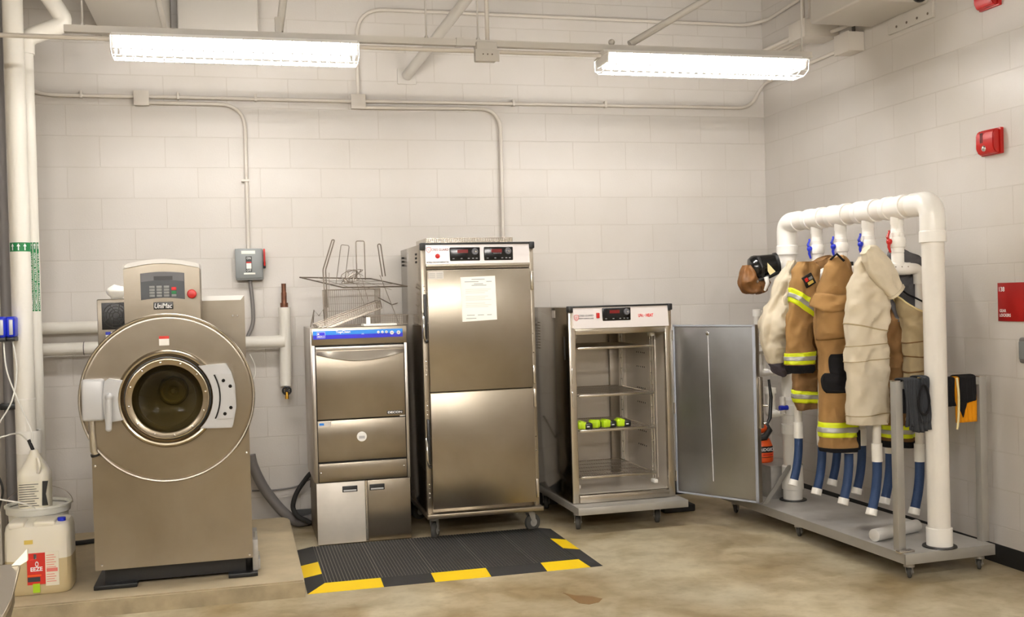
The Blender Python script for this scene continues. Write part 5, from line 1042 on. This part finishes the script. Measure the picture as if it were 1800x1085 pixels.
# A: cream liner at the rear station
t = thing('liner_jacket', (-.72, -1.5, .98), 'crumpled cream liner garment with dark grey cuff beside the rear post', 'garment')
A = Cloth([(-0.621, -1.5, 1.682, 0.039), (-0.644, -1.5, 1.619, 0.049), (-0.686, -1.5, 1.514, 0.068), (-0.722, -1.5, 1.393, 0.093), (-0.762, -1.5, 1.272, 0.106), (-0.758, -1.5, 1.184, 0.1), (-0.738, -1.5, 1.095, 0.078), (-0.728, -1.5, 1.042, 0.05), (-0.708, -1.5, 0.996, 0.021)], [.03, .04, .05, .06, .065, .06, .05, .04, .02], 1.3, .016, 3, .016)
cpart('sleeve', A.mesh(0, A.tz(1.075), cap0=True), 'cream', t); cpart('cuff', A.mesh(A.tz(1.075), None, .002, nt=14, cap0=False, cap1=True), 'purple', t, 'dark grey knit cuff')
A2 = Cloth([(-0.681, -1.58, 1.583, 0.027), (-0.693, -1.58, 1.507, 0.029), (-0.704, -1.58, 1.445, 0.046), (-0.7, -1.58, 1.341, 0.038), (-0.693, -1.58, 1.271, 0.023)], .035, 4, .01, 2, .014)
cpart('collar', A2.mesh(cap1=True), 'cream', t)
A3 = Cloth([(-0.603, -1.5, 1.678, 0.049), (-0.608, -1.5, 1.583, 0.045), (-0.615, -1.5, 1.443, 0.04), (-0.636, -1.5, 1.338, 0.033)], .04, 2, .01, 2, .01); cpart('shoulder', A3.mesh(cap1=True), 'cream', t)

# B: tan turnout coat
t = thing('turnout_coat', (-.65, -1.72, .8), 'brown firefighter coat with lime stripes and a black square patch, leftmost tan garment', 'coat')
Bb = Cloth([(-0.601, -1.68, 1.681, 0.095), (-0.587, -1.68, 1.63, 0.138), (-0.588, -1.68, 1.476, 0.134), (-0.611, -1.68, 1.34, 0.115), (-0.622, -1.68, 1.203, 0.095), (-0.622, -1.68, 1.066, 0.095), (-0.64, -1.68, 0.964, 0.115), (-0.642, -1.68, 0.895, 0.116), (-0.63, -1.68, 0.805, 0.10)], [.05, .065, .07, .06, .06, .06, .06, .06, .055], 2.2, .013, 3, .014)
cpart('body', Bb.mesh(), 'tand', t); stripe(Bb, .905, .835, t, tilt=.2);  # body cloth darker than the sleeve, shade put into its colour
stripe(Bb, 1.335, 1.275, t, tilt=0, th0=radians(20), th1=radians(90), nth=20)
Bs = Cloth([(-0.719, -1.8, 1.679, 0.037), (-0.72, -1.8, 1.612, 0.082), (-0.742, -1.8, 1.478, 0.093), (-0.772, -1.8, 1.345, 0.076), (-0.783, -1.8, 1.212, 0.076), (-0.778, -1.8, 1.145, 0.083), (-0.778, -1.8, 1.071, 0.085), (-0.779, -1.8, 1.025, 0.069)], [.03, .05, .055, .05, .05, .052, .052, .045], 5.1, .008, 2, .010)
sl = cpart('sleeve', Bs.mesh(0, Bs.tz(1.06)), 'tan', t); stripe(Bs, 1.47, 1.385, t, tilt=.3); stripe(Bs, 1.148, 1.078, t)
cpart('cuff', Bs.mesh(Bs.tz(1.073), None, .001, nt=12, cap0=False, cap1=True), 'blackf', t, 'black cuff')
mb = MB(); c_ = Bs.surf(Bs.tz(1.565), radians(100), .02)
R = Matrix.Translation(c_) @ Matrix.Rotation(radians(-28), 4, 'Y')
mb.box(-.034, .034, -.003, .012, -.034, .034, .003, 2, R); pt = make('patch', mb, 'black', t, label='black square patch')
make('patch_mark', MB().box(-.025, -.005, -.005, -.002, .0, .022, 0, 2, R), 'redi', pt); make('patch_mark', MB().box(0, .025, -.005, -.002, .0, .016, 0, 2, R), 'key', pt); make('patch_mark', MB().box(-.018, .02, -.005, -.002, -.024, -.006, 0, 2, R), 'yellab', pt)
make('hanger_loop', MB().tube([(-.52, -1.74, 1.67), (-.51, -1.76, 1.71), (-.495, -1.75, 1.65)], .006, 8), 'blackf', t)

# C: tan turnout trousers
t = thing('turnout_trousers', (-.68, -2.04, .59), 'brown firefighter trousers with pocket, black knee pad and striped hem', 'trousers')
Cc = Cloth([(-0.68, -2.04, 1.695, 0.045), (-0.668, -2.04, 1.636, 0.084), (-0.678, -2.04, 1.475, 0.118), (-0.687, -2.04, 1.346, 0.125), (-0.683, -2.04, 1.233, 0.122), (-0.673, -2.04, 1.151, 0.11), (-0.677, -2.04, 0.958, 0.115), (-0.681, -2.04, 0.764, 0.113), (-0.685, -2.04, 0.619, 0.109), (-0.686, -2.04, 0.593, 0.106)], [.03, .05, .065, .07, .07, .07, .07, .07, .07, .07], 3.3, .007, 2, .009)
cpart('leg', Cc.mesh(nt=80), 'tan', t); stripe(Cc, .761, .677, t)
cpart('hem_binding', Cc.mesh(Cc.tz(.616), None, .002, nt=6, cap0=False), 'blackf', t, 'black hem binding')
pk = cpart('cargo_pocket', patch(Cc, 1.47, 1.236, -.81, -.635, .03, round_=.0), 'tan', t)
mb = MB(); rows = []
for i in range(9):
    row = []
    for j in range(25):
        f = j / 24; x = -.822 + .2 * f; z = 1.492 - .012 * sin(pi * f) - (i / 8) * (.088 * (1 - f) ** .55 * (.55 + .45 * min(1, f * 5)) + .014 + .02 * sin(pi * f)); tt = Cc.tz(z); row.append(mb.bm.verts.new(Cc.surf(tt, Cc.th_x(tt, x), .012 + .034 * (i / 8) ** .5)))
    rows.append(row)
for i in range(8):
    for j in range(24): mb.bm.faces.new((rows[i][j], rows[i][j + 1], rows[i + 1][j + 1], rows[i + 1][j]))
cpart('pocket_flap', mb, 'tan', pk, solid=.005)
cpart('knee_pad', patch(Cc, 1.15, 1.02, -.76, -.575, .012, round_=.12), 'blackf', t, 'black knee pad'); cpart('knee_pad', patch(Cc, 1.04, .928, -.79, -.575, .015, round_=.15), 'blackf', t)
mb = MB(); mb.box(-.605, -.578, -2.10, -2.07, .6, .715, .008, 3); make('ankle_tab', mb, 'blackf', t)
make('belt_loop', MB().tube([(-.72, -2.06, 1.68), (-.705, -2.1, 1.71), (-.66, -2.1, 1.67)], .007, 8), 'blackf', t)
make('buckle', MB().box(-.52, -.49, -1.93, -1.91, 1.645, 1.67, .003), 'black', t)

# D: cream liner trousers
t = thing('liner_trousers', (-.65, -2.28, .77), 'cream quilted liner trousers with one leg folded out to the right', 'trousers')
Dd = Cloth([(-0.616, -2.28, 1.689, 0.058), (-0.613, -2.28, 1.627, 0.093), (-0.619, -2.28, 1.534, 0.116), (-0.635, -2.28, 1.409, 0.121), (-0.651, -2.28, 1.224, 0.119), (-0.649, -2.28, 1.099, 0.121), (-0.645, -2.28, 0.913, 0.124), (-0.647, -2.28, 0.772, 0.121)], [.04, .055, .065, .07, .07, .07, .07, .07], 6.1, .009, 2, .012)
cpart('leg', Dd.mesh(nt=80), 'cream', t)
for z in (1.30, 1.21, 1.125, .83):
    tt = Dd.tz(z); cpart('quilt_seam', Dd.mesh(tt, tt + .035, .0035, nt=2, cap0=False, tilt=.1 * sin(z * 50)), 'khaki', t, solid=.002)
Df = Cloth([(-0.70, -2.37, 1.72, .03), (-0.665, -2.37, 1.69, .06), (-0.622, -2.37, 1.633, .072), (-0.576, -2.37, 1.571, .064), (-0.535, -2.37, 1.518, .054), (-0.508, -2.37, 1.483, .05)], [.03, .035, .032, .03, .028, .026], 1.1, .002, 2, .004, 2.6)
cpart('folded_leg', Df.mesh(cap1=False), 'cream', t)
tt = 3.9; cpart('trouser_cuff', Df.mesh(4.55, 5.0, .005, nt=6, cap0=False), 'cream', t)

# E: garments at the front station
t = thing('turnout_coat', (-.38, -2.16, .6), 'tan striped firefighter coat darkened for shade, hanging between cream liner and front post', 'coat')
E1 = Cloth([(-0.356, -2.16, 1.46, 0.06), (-0.356, -2.16, 1.401, 0.074), (-0.368, -2.16, 1.209, 0.085), (-0.374, -2.16, 1.048, 0.09), (-0.375, -2.16, 0.76, 0.1), (-0.38, -2.16, 0.615, 0.095)], [.04, .05, .06, .06, .06, .06], 7.7, .012, 3, .014)
cpart('body', E1.mesh(), 'tand', t); stripe(E1, .74, .67, t); cpart('hem_binding', E1.mesh(E1.tz(.65), None, .003, nt=6, cap0=False), 'blackf', t, 'black hem'); cpart('elbow_patch', patch(E1, 1.1, .98, -.34, -.28, .008, round_=.4), 'blackf', t)  # tan cloth darkened for the shade it hangs in
t = thing('liner_trousers', (-.35, -2.3, .77), 'khaki trousers with open grey quilted waist on the foremost pipe arm', 'trousers')
E2 = Cloth([(-0.375, -2.3, 1.50, 0.1), (-0.36, -2.3, 1.402, 0.095), (-0.348, -2.3, 1.339, 0.083), (-0.344, -2.3, 1.213, 0.075), (-0.338, -2.3, 1.04, 0.07), (-0.343, -2.3, 0.772, 0.066)], [.075, .065, .06, .055, .055, .05], 2.9, .006, 2, .01)
def rimt(th): return .25 + 1.9 * (.5 + .5 * cos(th)) ** .8
def wa(u, v, tt, th, off): return tt + (1 - u) * rimt(th), th, off
cpart('leg', E2.mesh(0, None, cap0=False, shape=wa), 'khaki', t)
for z in (1.22, 1.13, 1.06):
    tt = E2.tz(z); cpart('quilt_seam', E2.mesh(tt, tt + .04, .0025, nt=2, cap0=False, tilt=.06 * sin(z * 40)), 'tand', t, solid=.002)
cpart('waist_lining', E2.mesh(0, 2.2, -.006, nt=30, cap0=False, shape=lambda u, v, tt, th, off: (rimt(th) + (3.4 - rimt(th)) * u, th, off)), 'grey_q', t, 'grey quilted lining')
def rim_(u): th = 2 * pi * u; return E2.surf(rimt(th), th, .002)
make('waist_piping', MB().tube([rim_(k / 60) for k in range(61)], .005, 8), 'creamtrim', t, label='cream piping round the waist')
El = Cloth([(-0.318, -2.2, 1.705, 0.08), (-0.325, -2.2, 1.681, 0.117), (-0.324, -2.2, 1.592, 0.136), (-0.316, -2.2, 1.465, 0.132), (-0.305, -2.22, 1.33, 0.11)], [.02, .035, .035, .03, .02], 3.9, .008, 3, .01)
cpart('back_bib', El.mesh(cap1=True), 'grey_q', t, 'grey quilted bib standing up behind the arm')
mb = MB(); mb.tube(smooth_path([(-.44, -2.27, 1.52), (-.40, -2.30, 1.475), (-.35, -2.31, 1.45), (-.27, -2.3, 1.415)], 6), .005, 8); make('suspender', mb, 'blackf', t, label='black suspender strap')

# towels / gloves draped on the frame rail
def drape(name, u0, u1, zf, zb, label, cat, m_, seed, amp=.012, th=.012, wob=.02):
    t = thing(name, G((u0 + u1) / 2, 0, zf), label, cat); return t
def drape_mesh(u0, u1, zf, zb, off, seed, amp, wob=.02, nu=40, bot=None, ubias=0.):
    mb = MB(); prof = []; zt = 1.03 + off; n = 14; yf, yb = -.012 - off, .04 + off
    for k in range(n + 1): prof.append((yf, zf + (zt - .012 - zf) * k / n, 1 - k / n))
    for k in range(1, 6): a = pi * k / 6; prof.append(((yf + yb) / 2 - (yb - yf) / 2 * cos(a), zt - .012 + .012 * sin(a), 0))
    for k in range(n // 2 + 1): prof.append((yb, zt - .012 + (zb - zt + .012) * k / (n // 2), k / (n // 2)))
    rows = []
    for i in range(nu + 1):
        f = i / nu; row = []
        for (v, z, w_) in prof:
            uu = u0 + (u1 - u0) * f + wob * noise.noise(Vector((seed, z * 6, f * 2))) + ubias * w_
            fo = (sin(f * 17 + seed + z * 4) * .6 + noise.noise(Vector((f * 6, z * 9, seed)))) * amp * (.3 + w_)
            zz = z + (bot(f) * w_ if bot and v == yf else 0)
            row.append(mb.bm.verts.new(G(uu, v - (abs(fo) if v < .01 else -abs(fo)), zz)))
        rows.append(row)
    for i in range(nu):
        for j in range(len(prof) - 1): mb.bm.faces.new((rows[i][j], rows[i + 1][j], rows[i + 1][j + 1], rows[i][j + 1]))
    return mb
t = thing('draped_hood', G(-.14, 0, .77), 'charcoal fabric hood draped over the frame rail left of the front post', 'hood')
cpart('outer_layer', drape_mesh(-.188, -.066, .775, .85, .004, 1.2, .018, bot=lambda f: -.02 * sin(pi * f)), 'charf', t, solid=.006)
cpart('fold_layer', drape_mesh(-.212, -.13, .79, .9, .012, 3.3, .012), 'charf', t, solid=.006); cpart('fold_layer', drape_mesh(-.125, -.068, .81, .9, .02, 5.3, .02), 'charf', t, solid=.006)
c_ = G(-.13, -.055, .93); make('face_opening', MB().tube([c_ + Vector((.032 * cos(a), -.012 + .004 * sin(2 * a), .075 * sin(a))) for a in [2 * pi * k / 30 for k in range(31)]], .006, 8), 'blackf', t, label='rolled edge of the face opening')
t = thing('work_glove', G(.17, 0, .79), 'amber and black glove draped over the frame rail right of the front post', 'glove')
cpart('palm', drape_mesh(.105, .235, .79, .9, .004, 2.1, .004, wob=.006, ubias=.01), 'yelf', t, 'amber lower part', solid=.008)
cpart('back_panel', drape_mesh(.132, .232, .885, .9, .012, 2.1, .004, wob=.004, bot=lambda f: -.07 * max(0, 1 - abs(f - .15) * 4) + .02 * f), 'blackf', t, 'black upper part', solid=.006)
cpart('thumb', drape_mesh(.062, .104, .88, .9, .004, 8.1, .01), 'blackf', t, 'black thumb', solid=.01)
mb = MB(); mb.tube(smooth_path([G(.107, -.03, 1.03), G(.108, -.04, .95), G(.106, -.04, .85), G(.1, -.04, .79), G(.098, -.035, .76)], 6), .006, 8); make('edge_piping', mb, 'creamtrim', t, label='cream piping')

# mask with hood at the rear
t = thing('face_mask', (-.72, -1.22, 1.5), 'black visored face mask with brown leather hood hanging left of the rear post', 'mask')
ax = Vector((.95, -.22, .18)).normalized(); c_ = Vector((-.76, -1.22, 1.66))
mb = MB(); mb.lathe(c_, ax, [(-.03, .03), (-.02, .065), (0, .078), (.02, .08), (.05, .074), (.11, .066), (.15, .062), (.155, .056), (.14, .045), (.14, .02)], 36); make('visor', mb, 'blacks', t, label='glossy black visor')
mb = MB(); mb.lathe(c_, ax, [(.138, .062), (.142, .069), (.158, .069), (.162, .062), (.158, .052)], 36, False); make('visor_ring', mb, 'black', t)
mb = MB(); mb.tube([c_ + ax * (.0) + Vector((0, -.06, .07)), c_ + ax * .02 + Vector((0, -.08, 0)), c_ + ax * .04 + Vector((0, -.04, -.07))], .012, 10); mb.tube([c_ + ax * .0 + Vector((0, -.03, -.08)), c_ + ax * .08 + Vector((0, -.05, -.07)), c_ + ax * .15 + Vector((0, -.03, -.055))], .014, 10); make('visor_frame', mb, 'black', t)
mb = MB(); mb.prism([c_ + ax * .055 + Vector((0, -.078, .02)), c_ + ax * .105 + Vector((0, -.078, -.045)), c_ + ax * .07 + Vector((0, -.078, -.06)), c_ + ax * .055 + Vector((0, -.078, -.03))], (0, 1, 0), .004); make('reflector', mb, 'creamtrim', t)
Hh = Cloth([(-0.79, -1.22, 1.68, .03), (-.79, -1.22, 1.63, .05), (-.785, -1.22, 1.58, .075), (-.75, -1.22, 1.545, .07), (-.73, -1.22, 1.515, .045), (-.725, -1.22, 1.495, .015)], [.03, .05, .06, .055, .04, .015], 9, .008, 3, .014)
cpart('hood', Hh.mesh(cap1=True, nt=40), 'leather', t, 'brown leather hood')
mb = MB(); mb.tube([(-.71, -1.29, 1.6), (-.705, -1.3, 1.56), (-.715, -1.28, 1.515)], [.016, .014, .008], 10); make('strap', mb, 'white', t, label='white strap'); make('strap', MB().tube([(-.69, -1.26, 1.59), (-.675, -1.26, 1.565), (-.69, -1.25, 1.535)], .014, 10), 'leather', t)
mb = MB(); mb.lathe((-.77, -1.275, 1.575), (0, -1, 0), [(0, .012), (.006, .012), (.008, .006)], 14); make('snap', mb, 'chrome', t)
